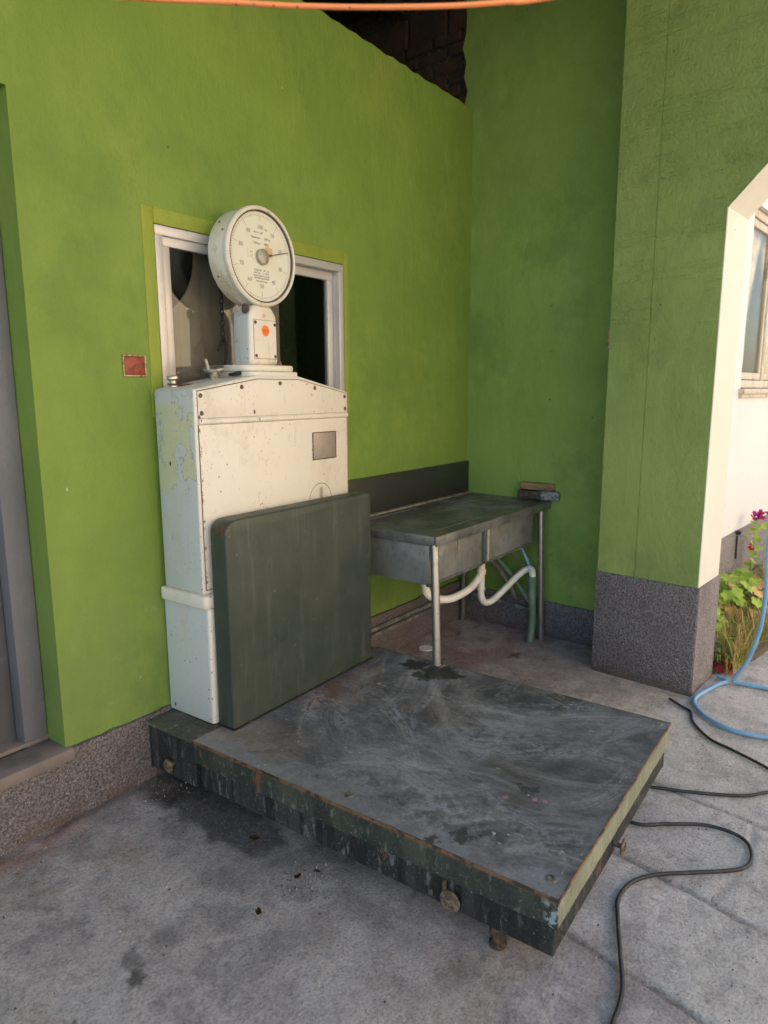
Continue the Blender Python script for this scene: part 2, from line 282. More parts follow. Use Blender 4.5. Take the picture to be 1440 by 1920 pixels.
# ------------------------------------------------------------------ mesh helpers
def merge(bm, b2):
    me = bpy.data.meshes.new('t'); b2.to_mesh(me); b2.free(); bm.from_mesh(me); bpy.data.meshes.remove(me)
def box(bm, x0, x1, y0, y1, z0, z1, bev=0., seg=2, mi=0, mat4=None):
    b = bmesh.new(); bmesh.ops.create_cube(b, size=1)
    for v in b.verts: v.co = Vector(((x0+x1)/2+v.co.x*abs(x1-x0), (y0+y1)/2+v.co.y*abs(y1-y0), (z0+z1)/2+v.co.z*abs(z1-z0)))
    if bev: bmesh.ops.bevel(b, geom=b.edges[:], offset=bev, segments=seg, affect='EDGES', profile=.5)
    if mat4: bmesh.ops.transform(b, matrix=mat4, verts=b.verts)
    for f in b.faces: f.material_index = mi
    merge(bm, b); return bm
def prism(bm, pts, ax, a, c, bev=0., seg=2, mi=0):
    """pts: 2-D outline; ax: extrusion axis. ax 0 -> (y,z), 1 -> (x,z), 2 -> (x,y)"""
    def P(p, t): return {0: (t, p[0], p[1]), 1: (p[0], t, p[1]), 2: (p[0], p[1], t)}[ax]
    b = bmesh.new(); va = [b.verts.new(P(p, a)) for p in pts]; vc = [b.verts.new(P(p, c)) for p in pts]
    b.faces.new(va); b.faces.new(vc[::-1]); n = len(pts)
    for i in range(n): b.faces.new((va[i], vc[i], vc[(i+1) % n], va[(i+1) % n]))
    bmesh.ops.recalc_face_normals(b, faces=b.faces)
    if bev:
        es = [e for e in b.edges if len(e.link_faces) == 2 and e.calc_face_angle() > R(25)]
        bmesh.ops.bevel(b, geom=es, offset=bev, segments=seg, affect='EDGES', profile=.5)
    for f in b.faces: f.material_index = mi
    merge(bm, b); return bm
def smooth_path(pts, n=8):
    P = [Vector(p) for p in pts]; out = []
    for i in range(len(P)-1):
        p0 = P[max(i-1, 0)]; p1 = P[i]; p2 = P[i+1]; p3 = P[min(i+2, len(P)-1)]
        for k in range(n):
            t = k/n; out.append(.5*((2*p1)+(p2-p0)*t+(2*p0-5*p1+4*p2-p3)*t*t+(3*p1-p0-3*p2+p3)*t**3))
    out.append(P[-1]); return out
def tube(bm, pts, r, seg=10, smooth=8, caps=True):
    P = smooth_path(pts, smooth) if smooth else [Vector(p) for p in pts]
    rf = r if callable(r) else (lambda s: r)
    T = [(P[min(i+1, len(P)-1)]-P[max(i-1, 0)]).normalized() for i in range(len(P))]
    a = T[0].orthogonal().normalized(); rings = []; L = 0
    for i, p in enumerate(P):
        if i: L += (p-P[i-1]).length; a = (a-T[i]*a.dot(T[i])).normalized()
        b_ = T[i].cross(a); rr = rf(L)
        rings.append([bm.verts.new(p+(a*math.cos(2*math.pi*k/seg)+b_*math.sin(2*math.pi*k/seg))*rr) for k in range(seg)])
    for i in range(len(rings)-1):
        for k in range(seg): bm.faces.new((rings[i][k], rings[i][(k+1) % seg], rings[i+1][(k+1) % seg], rings[i+1][k]))
    if caps: bm.faces.new(rings[0][::-1]); bm.faces.new(rings[-1])
    return bm
def lathe(bm, prof, o=(0, 0, 0), axis='Z', seg=32, tilt=None):
    """prof: (radius, height) along axis; open ends on the axis are capped"""
    b = bmesh.new(); rings = []
    for r, h in prof: rings.append([b.verts.new((max(r, 1e-5)*math.cos(2*math.pi*k/seg), max(r, 1e-5)*math.sin(2*math.pi*k/seg), h)) for k in range(seg)])
    for i in range(len(rings)-1):
        for k in range(seg): b.faces.new((rings[i][k], rings[i][(k+1) % seg], rings[i+1][(k+1) % seg], rings[i+1][k]))
    bmesh.ops.remove_doubles(b, verts=b.verts, dist=2e-5)
    M = {'Z': Matrix(), 'Y': Matrix.Rotation(R(90), 4, 'X'), 'X': Matrix.Rotation(R(90), 4, 'Y'), '-X': Matrix.Rotation(R(-90), 4, 'Y')}[axis]
    if tilt: M = tilt @ M
    bmesh.ops.transform(b, matrix=Matrix.Translation(o) @ M, verts=b.verts); bmesh.ops.recalc_face_normals(b, faces=b.faces)
    merge(bm, b); return bm
def obj(name, bm, mats, parent=None, label=None, smooth=35, fix=True):
    if isinstance(bm, bmesh.types.BMesh):
        if fix: bmesh.ops.recalc_face_normals(bm, faces=bm.faces)
        me = bpy.data.meshes.new(name); bm.to_mesh(me); bm.free()
    else: me = bm
    for mm in (mats if isinstance(mats, (list, tuple)) else [mats]): me.materials.append(mm)
    if smooth and len(me.polygons):
        me.polygons.foreach_set('use_smooth', [True]*len(me.polygons)); me.set_sharp_from_angle(angle=R(smooth))
    o = bpy.data.objects.new(name, me); COL.objects.link(o); o.parent = parent
    if label: o['label'] = label
    return o
def tag(o, label, cat, group=None, kind=None):
    if label: o['label'] = label
    if cat: o['category'] = cat
    if group: o['group'] = group
    if kind: o['kind'] = kind
    return o
def thing(name, label, cat, loc=(0, 0, 0), rz=0, group=None):
    o = bpy.data.objects.new(name, None); COL.objects.link(o); o.location = loc; o.rotation_euler = (0, 0, rz)
    o.empty_display_size = .1
    return tag(o, label, cat, group)
def text_mesh(s, size, loc, rot, bm, mi=0):
    c = bpy.data.curves.new('txt', 'FONT'); c.body = s; c.size = size; c.align_x = 'CENTER'; c.align_y = 'CENTER'; c.extrude = .0004
    o = bpy.data.objects.new('txt', c); COL.objects.link(o); dg = bpy.context.evaluated_depsgraph_get()
    me = bpy.data.meshes.new_from_object(o.evaluated_get(dg)); bpy.data.objects.remove(o); bpy.data.curves.remove(c)
    me.transform(Matrix.Translation(loc) @ rot); bm.from_mesh(me); bpy.data.meshes.remove(me)
def slabwall(xs, zs, holes, y0, thick, step=.06, jit=.0012, wob=0., seed=1):
    """wall in the xz plane, front at y0, going to +y; holes: list of (x0,x1,z0,z1)"""
    def fill(a):
        out = []
        for i in range(len(a)-1):
            n = max(1, int((a[i+1]-a[i])/step+.5)); out += [a[i]+(a[i+1]-a[i])*k/n for k in range(n)]
        return out+[a[-1]]
    xs = fill(sorted(set(xs+[h[0] for h in holes]+[h[1] for h in holes]))); zs = fill(sorted(set(zs+[h[2] for h in holes]+[h[3] for h in holes])))
    rnd = random.Random(seed); bm = bmesh.new(); V = {}
    def vert(i, j):
        if (i, j) not in V:
            dz = wob*(rnd.random()-.5) if j == len(zs)-1 else 0
            V[i, j] = bm.verts.new((xs[i], y0+jit*(rnd.random()-.5), zs[j]+dz))
        return V[i, j]
    for i in range(len(xs)-1):
        for j in range(len(zs)-1):
            cx, cz = (xs[i]+xs[i+1])/2, (zs[j]+zs[j+1])/2
            if any(h[0] < cx < h[1] and h[2] < cz < h[3] for h in holes): continue
            bm.faces.new((vert(i, j), vert(i+1, j), vert(i+1, j+1), vert(i, j+1)))
    ex = bmesh.ops.extrude_face_region(bm, geom=bm.faces[:])
    for g in ex['geom']:
        if isinstance(g, bmesh.types.BMVert): g.co.y = y0+thick
    return bm
def vnoise(x, y, seed=0):
    xi = np.floor(x).astype(np.int64); yi = np.floor(y).astype(np.int64); fx = x-xi; fy = y-yi
    fx = fx*fx*(3-2*fx); fy = fy*fy*(3-2*fy)
    def h(a, b):
        n = (a*374761393+b*668265263+seed*1442695041) & 0xffffffff
        n = ((n ^ (n >> 13))*1274126177) & 0xffffffff
        n = ((n ^ (n >> 16))*2246822519) & 0xffffffff
        return ((n ^ (n >> 15)) & 0xffff)/65535.
    return (h(xi, yi)*(1-fx)+h(xi+1, yi)*fx)*(1-fy)+(h(xi, yi+1)*(1-fx)+h(xi+1, yi+1)*fx)*fy
def fbm(x, y, s, o=4, seed=0, g=.55):
    t = 0; a = 1; n = 0
    for k in range(o): t = t+a*vnoise(x*s+17*k, y*s-9*k, seed+k); n += a; a *= g; s *= 2.03
    return t/n
def sst(x, a, b): t = np.clip((x-a)/(b-a), 0, 1); return t*t*(3-2*t)
def grid_mesh(name, xs, ys, zf, cf):
    X, Y = np.meshgrid(xs, ys); Z = zf(X, Y); nx, ny = len(xs), len(ys)
    me = bpy.data.meshes.new(name); me.vertices.add(nx*ny); me.vertices.foreach_set('co', np.stack([X, Y, Z], -1).astype('f').ravel())
    i = (np.arange(ny-1)[:, None]*nx+np.arange(nx-1)[None]).ravel(); q = np.stack([i, i+1, i+nx+1, i+nx], -1).astype('i')
    me.loops.add(q.size); me.loops.foreach_set('vertex_index', q.ravel()); me.polygons.add(len(q))
    me.polygons.foreach_set('loop_start', np.arange(0, q.size, 4, dtype='i')); me.polygons.foreach_set('use_smooth', [True]*len(q))
    me.update(calc_edges=True)
    C = cf(X, Y); at = me.color_attributes.new('wear', 'FLOAT_COLOR', 'POINT')
    at.data.foreach_set('color', np.concatenate([C, np.ones((*C.shape[:2], 1))], -1).astype('f').ravel())
    return me
def lerp(C, m, c): return C*(1-m[..., None])+np.array(c)*m[..., None]
def capsule(X, Y, pts):
    """distance to a polyline"""
    d = np.full(X.shape, 9.)
    for (ax, ay), (bx, by) in zip(pts[:-1], pts[1:]):
        t = np.clip(((X-ax)*(bx-ax)+(Y-ay)*(by-ay))/((bx-ax)**2+(by-ay)**2), 0, 1)
        d = np.minimum(d, np.hypot(X-ax-t*(bx-ax), Y-ay-t*(by-ay)))
    return d

# ------------------------------------------------------------------ ground
J = [[(-.89, -1.50), (-.93, -1.63), (-1.007, -2.0), (-1.10, -2.5), (-1.25, -3.3)],
     [(-.46, -1.45), (-.508, -1.636), (-.6, -2.08), (-.68, -2.6), (-.78, -3.3)],
     [(.02, -1.40), (-.03, -1.70), (-.10, -2.2), (-.2, -3.3)], [(.62, -2.05), (.55, -3.3)],
     [(-.55, -1.93), (-.32, -1.99), (-.08, -1.97)], [(-.09, -2.35), (.58, -2.5)]]
def gz(X, Y):
    z = (fbm(X, Y, 3, 4, 3)-.5)*.010+(fbm(X, Y, 22, 3, 8)-.5)*.0035
    for k, j in enumerate(J):
        d = capsule(X+(fbm(X, Y, 9, 3, 20+k)-.5)*.03, Y, j); z -= (.012 if k < 4 else .005)*sst(d, .012, .0)*(.4+.9*fbm(X, Y, 6, 2, 30+k))
    z += .006*sst(capsule(X, Y, [(-2.5, -.02), (1.3, -.02)]), .12, 0)
    fade = sst(np.abs(X+.9), 2.9, 2.4)*sst(np.abs(Y+1.6), 2., 1.7)
    return z*fade-.002
def gc(X, Y):
    n1 = fbm(X, Y, 2.2, 5, 1); n2 = fbm(X, Y, 11, 4, 2); n3 = fbm(X, Y, 45, 2, 4)
    C = np.ones((*X.shape, 3))*np.array((.46, .42, .41))
    C = lerp(C, sst(n1, .4, .65)*.7, (.53, .49, .49)); C = lerp(C, sst(n2, .5, .72)*.5, (.25, .23, .24))
    # slabs on the open side are paler
    jx = (fbm(X, Y, 8, 3, 20)-.5)*.03
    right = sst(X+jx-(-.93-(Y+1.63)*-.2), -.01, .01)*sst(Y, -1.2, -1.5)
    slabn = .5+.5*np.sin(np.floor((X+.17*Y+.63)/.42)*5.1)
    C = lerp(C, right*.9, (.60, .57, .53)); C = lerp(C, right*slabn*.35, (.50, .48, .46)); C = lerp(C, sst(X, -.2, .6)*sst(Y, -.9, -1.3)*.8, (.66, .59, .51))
    C = lerp(C, sst(n2, .5, .75)*.35, (.29, .27, .26))
    # beyond the porch: darker, even-toned yard
    out = np.maximum(sst(np.abs(X+.9), 2.6, 4.5), sst(np.abs(Y+1.6), 1.8, 3.0)); C = lerp(C, out, (.24, .22, .20))
    # reddish floor under the sink
    rd = sst(X, .05, .5)*sst(Y, -.75, -.35)*sst(fbm(X, Y, 5, 4, 11), .25, .6); C = lerp(C, rd*.8, (.27, .13, .11))
    rd = sst(X, .2, .6)*sst(Y, -1.25, -.9)*sst(X, 1.35, 1.0); C = lerp(C, rd*.5*n2*1.6, (.34, .25, .22))
    for (a, b, r) in ((1.352-.18, -.185, .06), (.864, -.597, .07), (1.0, -.15, .04), (.55, -.3, .03)):
        m_ = sst(np.hypot(X-a, (Y-b)*1.6)+(n3-.5)*.08, r, r*.3); C = lerp(C, m_*.85, (.06, .02, .02))
    # rust stain along the foot of the wall at the left
    d = np.abs(Y+.03+(n1-.5)*.1); C = lerp(C, sst(d, .17, .0)*sst(X, -1.2, -1.7)*.8, (.25, .13, .085))
    C = lerp(C, sst(d, .05, .0)*sst(X, -1.05, -1.3)*.8, (.09, .06, .05))
    # moss and damp at the platform's foot; last a smooth dark disc beneath it
    m_ = sst(np.hypot((X+1.12), (Y+.10)*.9)+(n2-.5)*.2, .17, .06); C = lerp(C, m_*.9, (.035, .034, .022))
    m_ = sst(capsule(X, Y, [(-1.12, -.25), (-1.15, -.62)])+(fbm(X, Y, 9, 4, 14)-.5)*.16, .12, .08); C = lerp(C, m_*.75, (.05, .047, .044))
    m_ = sst(np.hypot(X+.72, Y+.55), .75, .4); C = lerp(C, m_*.5, (.06, .055, .055))
    # white paint spill
    m_ = sst(np.hypot(X+.842, (Y+1.66)*.8)+(n3-.5)*.09, .055, .04); C = lerp(C, m_*.85, (.80, .78, .77))
    g1 = fbm(X, Y, 7, 6, 310, .72); g2 = fbm(X, Y, 3, 5, 311, .65)
    C = lerp(C, sst(g1, .52, .66)*.28, (.20, .185, .185)); C = lerp(C, sst(g2, .52, .66)*.4, (.62, .58, .56)); C = lerp(C, sst(fbm(X, Y, 4, 5, 312, .7), .56, .66)*.30, (.33, .26, .22))
    # small dark chips and dents
    ch = sst(fbm(X, Y, 30, 2, 40), .86, .93)*sst(fbm(X, Y, 3, 2, 41), .5, .6); C = lerp(C, ch*.8, (.05, .042, .038))
    m_ = sst(np.hypot(X+1.737, Y+.789)+(n3-.5)*.04, .028, .02); C = lerp(C, m_*.8, (.07, .065, .065))
    m_ = sst(np.hypot(X+1.70, (Y+.74)*.6)+(n3-.5)*.06, .03, .02); C = lerp(C, m_*.5, (.09, .085, .085))
    m_ = sst(np.hypot(X+1.61, (Y+1.18)*.6)+(n2-.5)*.2, .12, .06); C = lerp(C, m_*.3, (.33, .30, .31))
    for k, j in enumerate(J):
        d = capsule(X+(fbm(X, Y, 9, 3, 20+k)-.5)*.03, Y, j); m_ = sst(d, .02, .004)*(.3+.9*fbm(X, Y, 5, 3, 50+k)); C = lerp(C, np.clip(m_*(.48 if k < 4 else .25), 0, 1), (.20, .17, .145))
    return np.clip(C*(.9+.2*n3)[..., None], 0, 1)
xs = np.concatenate([[-80, -50, -30, -18, -10, -7, -5, -4.2], np.arange(-3.6, 2.4, .012), [2.6, 3, 4, 6, 9, 15, 30, 50, 80]])
ys = np.concatenate([[-80, -50, -30, -18, -10, -7, -5, -4], np.arange(-3.5, .06, .012), [.6, 2, 4, 8, 20, 50, 80]])
me = grid_mesh('ground', xs, ys, gz, gc)
m = Mat('worn_concrete', (.2, .2, .2), .85, 0, .35)
at = m.N('ShaderNodeAttribute'); at.attribute_name = 'wear'; m.col = at.outputs['Color']
m.mix(m.mul(m.ramp(m.noise(110, 4, .8), .42, .62), .75), (.58, .56, .55), 'MULTIPLY'); m.mix(m.mul(m.ramp(m.noise(38, 5, .8), .52, .64), .55), (.62, .60, .58), 'MULTIPLY'); m.mix(m.mul(m.ramp(m.noise(60, 5, .8, m.co(loc=(3, 7, 1))), .56, .68), .4), (.52, .50, .50))
m.mix(m.mul(m.ramp(m.noise(8, 7, .8, m.co(loc=(1, 3, 1))), .54, .64), .5), (.60, .58, .57), 'MULTIPLY')
m.mix(m.mul(m.ramp(m.vor(80), .1, .2, 1, 0), m.ramp(m.noise(14, 3), .48, .6), .55), (.11, .10, .095))
m.mix(m.mul(m.ramp(m.vor(45), .06, .1, 1, 0), m.ramp(m.noise(11, 2), .52, .6), .7), (.06, .055, .05))
m.mix(m.mul(m.ramp(m.vor(20, m.co(loc=(5, 3, 0))), .03, .045, 1, 0), .8), (.5, .48, .42))
m.bump(m.noise(35, 6, .78), .7, .010); m.bump(m.noise(120, 3, .7), .5, .004); m.rough(m.noise(4, 4), .7, .92)
CONC = m.done()
tag(obj('ground', me, CONC, smooth=0), None, None, kind='structure')

# ------------------------------------------------------------------ left green wall with window and door
XC = 1.324; H = 3.143
wallL = thing('green_wall', 'bright lime green plastered wall with the small aluminium window behind the weighing scale', 'wall')
DX0, DX1 = -2.40, -1.465
bm = slabwall([-6.0, XC+.004], [.262, H], [(DX0, DX1, .262, 2.395), (-.978, .088, 1.44, 2.094)], 0, .24, wob=.012)
obj('wall', bm, GREEN_L, wallL)
bm = slabwall([-6, XC-.01], [-.05, .2645], [], -.018, .25, .045, .003, .007, 21); obj('plinth', bm, PEB, wallL)
bm = bmesh.new()
for x0, x1, z0, z1 in ((-1.028, -.978, 1.40, 2.150), (.088, .13, 1.40, 2.150), (-.978, .088, 2.094, 2.150)): box(bm, x0, x1, -.005, .02, z0, z1, .004)
obj('window_surround', bm, GREEN_T, wallL)
win = bpy.data.objects.new('window', None); COL.objects.link(win); win.parent = wallL
def rectframe(bm, x0, x1, z0, z1, w, y0, y1, bev=.003):
    box(bm, x0, x1, y0, y1, z1-w, z1, bev); box(bm, x0, x1, y0, y1, z0, z0+w, bev)
    box(bm, x0, x0+w, y0+.0006, y1-.0006, z0+w-.001, z1-w+.001, bev); box(bm, x1-w, x1, y0+.0006, y1-.0006, z0+w-.001, z1-w+.001, bev)
bm = bmesh.new(); rectframe(bm, -.976, .086, 1.442, 2.092, .034, -.004, .07); obj('window_frame', bm, ALU, win)
bm = bmesh.new(); rectframe(bm, -.941, -.42, 1.477, 2.057, .034, .006, .032); obj('sash', bm, ALU, win)
bm = bmesh.new(); rectframe(bm, -.47, .051, 1.477, 2.057, .040, .034, .060); obj('sash', bm, ALU, win)
bm = bmesh.new(); rectframe(bm, -.9775, .0875, 1.4405, 2.0935, .006, .0705, .239, .001); obj('added_dark_reveal_sheet', bm, TIMBER, win)  # unseen sheet added to darken the bright reveal behind the frame
bm = bmesh.new(); box(bm, -.906, -.455, .018, .021, 1.512, 2.022); obj('pane', bm, GLASS, win)
bm = bmesh.new(); box(bm, -.43, .010, .046, .049, 1.518, 2.016); obj('pane', bm, GLASS, win)
# panel cut to the outline of the arch reflected in the left pane
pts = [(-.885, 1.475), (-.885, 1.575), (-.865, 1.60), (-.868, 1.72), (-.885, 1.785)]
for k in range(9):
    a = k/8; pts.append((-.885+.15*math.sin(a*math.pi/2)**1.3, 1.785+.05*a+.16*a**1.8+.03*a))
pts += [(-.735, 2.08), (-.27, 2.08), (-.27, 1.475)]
bm = bmesh.new(); prism(bm, pts, 1, .085, .093, .001); obj('arch_reflection_or_curtain', bm, ARCHREF, wallL)
bm = bmesh.new()
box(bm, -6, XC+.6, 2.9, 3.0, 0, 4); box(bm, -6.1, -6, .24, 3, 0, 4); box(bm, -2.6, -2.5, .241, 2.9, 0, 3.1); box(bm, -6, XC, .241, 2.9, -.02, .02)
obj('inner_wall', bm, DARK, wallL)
# door: frame, leaf, sill
door = bpy.data.objects.new('door', None); COL.objects.link(door); door.parent = wallL
bm = bmesh.new(); box(bm, DX1-.085, DX1-.002, .11, .235, .262, 2.39, .005); box(bm, DX0+.002, DX0+.085, .11, .235, .262, 2.39, .005); box(bm, DX0+.0855, DX1-.0855, .112, .235, 2.31, 2.388, .004)
obj('door_frame', bm, GREY2, door)
bm = bmesh.new(); box(bm, DX0+.09, DX1-.087, .165, .205, .275, 2.305, .003)
for z0, z1 in ((.38, 1.15), (1.28, 2.2)): box(bm, DX0+.19, DX1-.19, .157, .17, z0, z1, .006)
obj('door_leaf', bm, GREY, door)
bm = bmesh.new(); lathe(bm, [(0, .0), (.022, 0), (.022, .006), (.009, .01), (.009, .035), (.02, .045), (.023, .058), (.014, .07), (0, .072)], (DX1-.118, .165, 1.22), 'Y', 20); obj('handle', bm, GILT, door)
bm = bmesh.new(); box(bm, DX0-.01, DX1+.01, .105, .24, .2705, .288, .006); obj('threshold', bm, STEP, door)
bm = bmesh.new(); box(bm, DX0-.04, DX1+.02, -.026, .108, .225, .2700, .008); obj('step', bm, STEP, door)

# ------------------------------------------------------------------ back wall, brick upper wall, pillar with arch (one building corner)
cb = -0.066
backw = thing('back_wall', 'darker green plastered wall at the end of the porch behind the sink', 'wall', (XC, 0, 0), cb)
# local frame: +x away from the room, -y along the wall
bm = bmesh.new(); b2 = slabwall([.0, .98], [.214, 4.2], [], 0, .24, .06, .002, 0, 3)
bmesh.ops.transform(b2, matrix=Matrix.Rotation(R(-90), 4, 'Z'), verts=b2.verts); merge(bm, b2)
b2 = bmesh.new()
pts = [(.0, 3.13)]+[(.062+.012*math.sin(k*2.7)+.01*math.sin(k*5.1+1), 3.10+k*.08) for k in range(14)]+[(.0, 4.2)]
prism(b2, pts, 0, .0, .02); merge(bm, b2)
obj('wall', bm, GREEN_B, backw)
bm = slabwall([-.01, .96], [-.05, .216], [], -.016, .11, .045, .003, .007, 22); bmesh.ops.transform(bm, matrix=Matrix.Rotation(R(-90), 4, 'Z'), verts=bm.verts); obj('plinth', bm, PEB, backw)
brick = thing('brick_wall', 'bare brick wall, coloured dark for its dim place, seen above the top edge of the lime green wall', 'wall', (XC, 0, 0), cb)
bm = bmesh.new(); box(bm, .036, .24, -.01, 2.9, 0, 4.2); obj('mortar', bm, MORTAR, brick)
bm = bmesh.new(); rnd = random.Random(4); z = 3.02; row = 0
while z < 3.62:
    y = .0-(.11 if row % 2 else 0)
    while y < 1.5:
        L_ = .205; y0 = max(y, .012); j = rnd.uniform(-.006, .006)
        if y+L_ > y0+.03: box(bm, .012+rnd.uniform(0, .018), .05, y0+.006, y+L_-.006, z+.004+j*.4, z+.066+j*.4, .007, 1)
        y += L_+.012
    z += .078; row += 1
for y0, y1 in ((.012, .2), (.215, .50), (.515, .86), (.875, 1.3)): box(bm, .008+rnd.uniform(0, .01), .05, y0, y1, 3.625, 3.80, .01, 1)
obj('brickwork', bm, BRICK, brick)
# pillar
bcol = -0.0859
pil = thing('pillar', 'wide green pillar carrying the edge of a cream arch, grey pebbled base', 'pillar', (.926, -1.028, 0), bcol)
W = .507; D = .319; VR = 2.6
rot = Matrix.Rotation(R(-90), 4, 'Z')
def pil_panel(v0, v1, z0, z1, x0, th, seed):
    b2 = slabwall([v0, v1], [z0, z1], [], x0, th, .06, .002, 0, seed); bmesh.ops.transform(b2, matrix=rot, verts=b2.verts); return b2
bm = bmesh.new(); box(bm, .004, D, -W+.003, -.003, .5525, 4.2)
merge(bm, pil_panel(0, .196, .5525, 4.2, 0, .01, 5)); merge(bm, pil_panel(.2005, W, .5525, 4.2, .0005, .01, 6))
# spandrel over the chamfered opening
pts = [(-W, 2.26), (-W-.012, 2.305), (-.653, 2.447), (-.86, 2.665), (-2.25, 2.665), (-2.45, 2.447), (-2.6, 2.29), (-2.6, 4.2), (-W+.001, 4.2)]
b2 = bmesh.new(); prism(b2, [(-W+.001, 2.285), (-W-.0035, 2.285), (-W-.012, 2.295), (-.658, 2.441), (-.865, 2.657), (-2.25, 2.657), (-2.6, 2.29), (-2.6, 4.2), (-W+.001, 4.2)], 0, .0025, .0055); merge(bm, b2)
b2 = bmesh.new(); prism(b2, [(-W+.001, 2.30), (-W-.004, 2.30), (-.650, 2.452), (-.855, 2.672), (-2.25, 2.672), (-2.6, 2.3), (-2.6, 4.2), (-W+.001, 4.2)], 0, 0.006, D-.002); merge(bm, b2)
obj('wall', bm, GREEN_P, pil)
bm = bmesh.new()
box(bm, .0035, D+.003, -W-.0035, -W+.05, .5525, 2.286)
prism(bm, [(-W+.02, 2.284), (-W-.0035, 2.284), (-W-.012, 2.296), (-.658, 2.442), (-.865, 2.658), (-2.25, 2.658), (-2.25, 2.672), (-.855, 2.6725), (-.650, 2.4525), (-W-.003, 2.3005), (-W+.02, 2.30)], 0, .006, D+.003)
obj('arch_lining', bm, CREAM, pil)
bm = bmesh.new(); prism(bm, [(-.008, .006), (-.008, -W-.008), (D+.004, -W-.008), (D+.004, .006)], 2, -.05, .5525, .006); obj('plinth', bm, [PEB], pil)
bm = bmesh.new(); box(bm, .0, D+.004, -W-.0115, -W-.004, .0, .5515); obj('lit_plinth_end', bm, PEB2, pil)  # paler sheet over the reveal side: bright sky put into its colour
bm = bmesh.new(); box(bm, -.004, .03, .0, .012, 1.70, 1.78, .004); obj('hinge', bm, RUST, pil)

# ------------------------------------------------------------------ white house beyond the arch
house = thing('white_house', 'off-white house wall with a wooden window seen through the arch', 'house', (.926, -1.028, 0), bcol)
yb = -.25
HX1 = 7.5
bm = slabwall([.32, HX1], [.548, 4.6], [(1.44, 2.75, 1.50, 2.62)], yb, .22, .1, .002, 0, 9); obj('wall', bm, WHITEW, house)
bm = bmesh.new(); box(bm, .32, HX1, yb-.012, yb+.2, -.05, .548, .004); obj('plinth', bm, PEB2, house)
hw = bpy.data.objects.new('window', None); COL.objects.link(hw); hw.parent = house
bm = bmesh.new(); rectframe(bm, 1.445, 2.745, 1.505, 2.615, .05, yb+.03, yb+.08, .004); box(bm, 2.07, 2.12, yb+.032, yb+.078, 1.556, 2.564, .004); obj('frame', bm, WOODF, hw)
bm = bmesh.new(); rectframe(bm, 1.50, 2.065, 1.56, 2.56, .045, yb+.04, yb+.07, .004); obj('sash', bm, WOODF, hw)
bm = bmesh.new(); rectframe(bm, 2.125, 2.69, 1.56, 2.56, .045, yb+.04, yb+.07, .004); obj('sash', bm, WOODF, hw)
bm = bmesh.new(); box(bm, 1.546, 2.64, yb+.054, yb+.057, 1.606, 2.516); obj('pane', bm, DGLASS, hw)
bm = bmesh.new(); box(bm, 1.40, 2.79, yb-.035, yb+.03, 1.465, 1.499, .006); box(bm, 1.41, 2.78, yb-.02, yb+.03, 1.44, 1.4645, .004); obj('sill', bm, WOODF, hw)
def drape(bm, x0, x1, z0, z1, y, top):
    n = 60; rows = 10; g = []
    for j in range(rows+1):
        t = j/rows; r_ = []
        for i in range(n+1):
            s = i/n; x = x0+(x1-x0)*s
            if top: x = x0+(x1-x0)*s*(1-.55*math.sin(t*math.pi/2)) if top > 0 else x1-(x1-x0)*(1-s)*(1-.55*math.sin(t*math.pi/2))
            r_.append(bm.verts.new((x, y+.012*math.sin(s*40), z1+(z0-z1)*t)))
        g.append(r_)
    for j in range(rows):
        for i in range(n): bm.faces.new((g[j][i], g[j][i+1], g[j+1][i+1], g[j+1][i]))
bm = bmesh.new(); drape(bm, 1.52, 2.10, 1.56, 2.56, yb+.11, 1); drape(bm, 2.09, 2.68, 1.56, 2.56, yb+.12, -1); obj('arch_reflection_or_curtain', bm, LACE, hw, fix=False)  # net curtains of the house window
bm = bmesh.new(); box(bm, .70, HX1, yb+.8, yb+.9, 0, 4.6); box(bm, .70, 1.0, yb+.225, yb+.8, 1.2, 3); box(bm, 3.4, 3.5, yb+.225, yb+.8, 1.2, 3); obj('inner_wall', bm, DARK, house)
bm = bmesh.new(); tube(bm, [(1.60, yb-.02, .36), (1.595, yb-.02, .52)], .006, 6, 1); lathe(bm, [(0, 0), (.018, 0), (.022, .02), (0, .035)], (1.595, yb-.022, .53)); obj('wall_clip', bm, BLACK, house)

# ------------------------------------------------------------------ unseen wall across the yard, added to bounce warm sun (behind the camera's right)
nb = thing('bounce_wall', 'tall pale ochre wall added out of view to bounce warm light', 'wall')
bm = bmesh.new(); box(bm, -9, 14, -10.4, -10.0, 0, 6.5, .02); obj('wall', bm, plaster('bounce_wall_ochre', (.62, .50, .34), (.55, .44, .30), (.68, .56, .40)).done(), nb)  # body of the added bounce wall
bm = bmesh.new(); box(bm, -9.05, 14.05, -10.45, -9.92, 6.5, 6.62, .02); obj('bounce_wall_coping', bm, STEP, nb)
# ------------------------------------------------------------------ roof over the porch
roof = thing('porch_roof', 'dark timber porch roof above the brick wall', 'roof')
bm = bmesh.new(); box(bm, -3.4, XC+.3, -1.2, 3.0, 3.93, 4.05); box(bm, -3.4, .93, -2.75, -1.2, 3.93, 4.05)
obj('deck', bm, TIMBER, roof)
for k, y in enumerate(np.arange(-2.6, 3.0, .62)):
    bm = bmesh.new(); box(bm, -3.4, XC if y > -1.2 else .92, y, y+.09, 3.80, 3.929, .006); obj('beam', bm, TIMBER, roof)

# ------------------------------------------------------------------ weighing scale
sca = thing('platform_scale', 'large floor weighing scale with white cabinet, round dial and scuffed dark steel platform', 'scale', (-1.1526, -.294, 0), .0196)
LU, LV, ZT = 1.1354, 1.3828, .2519
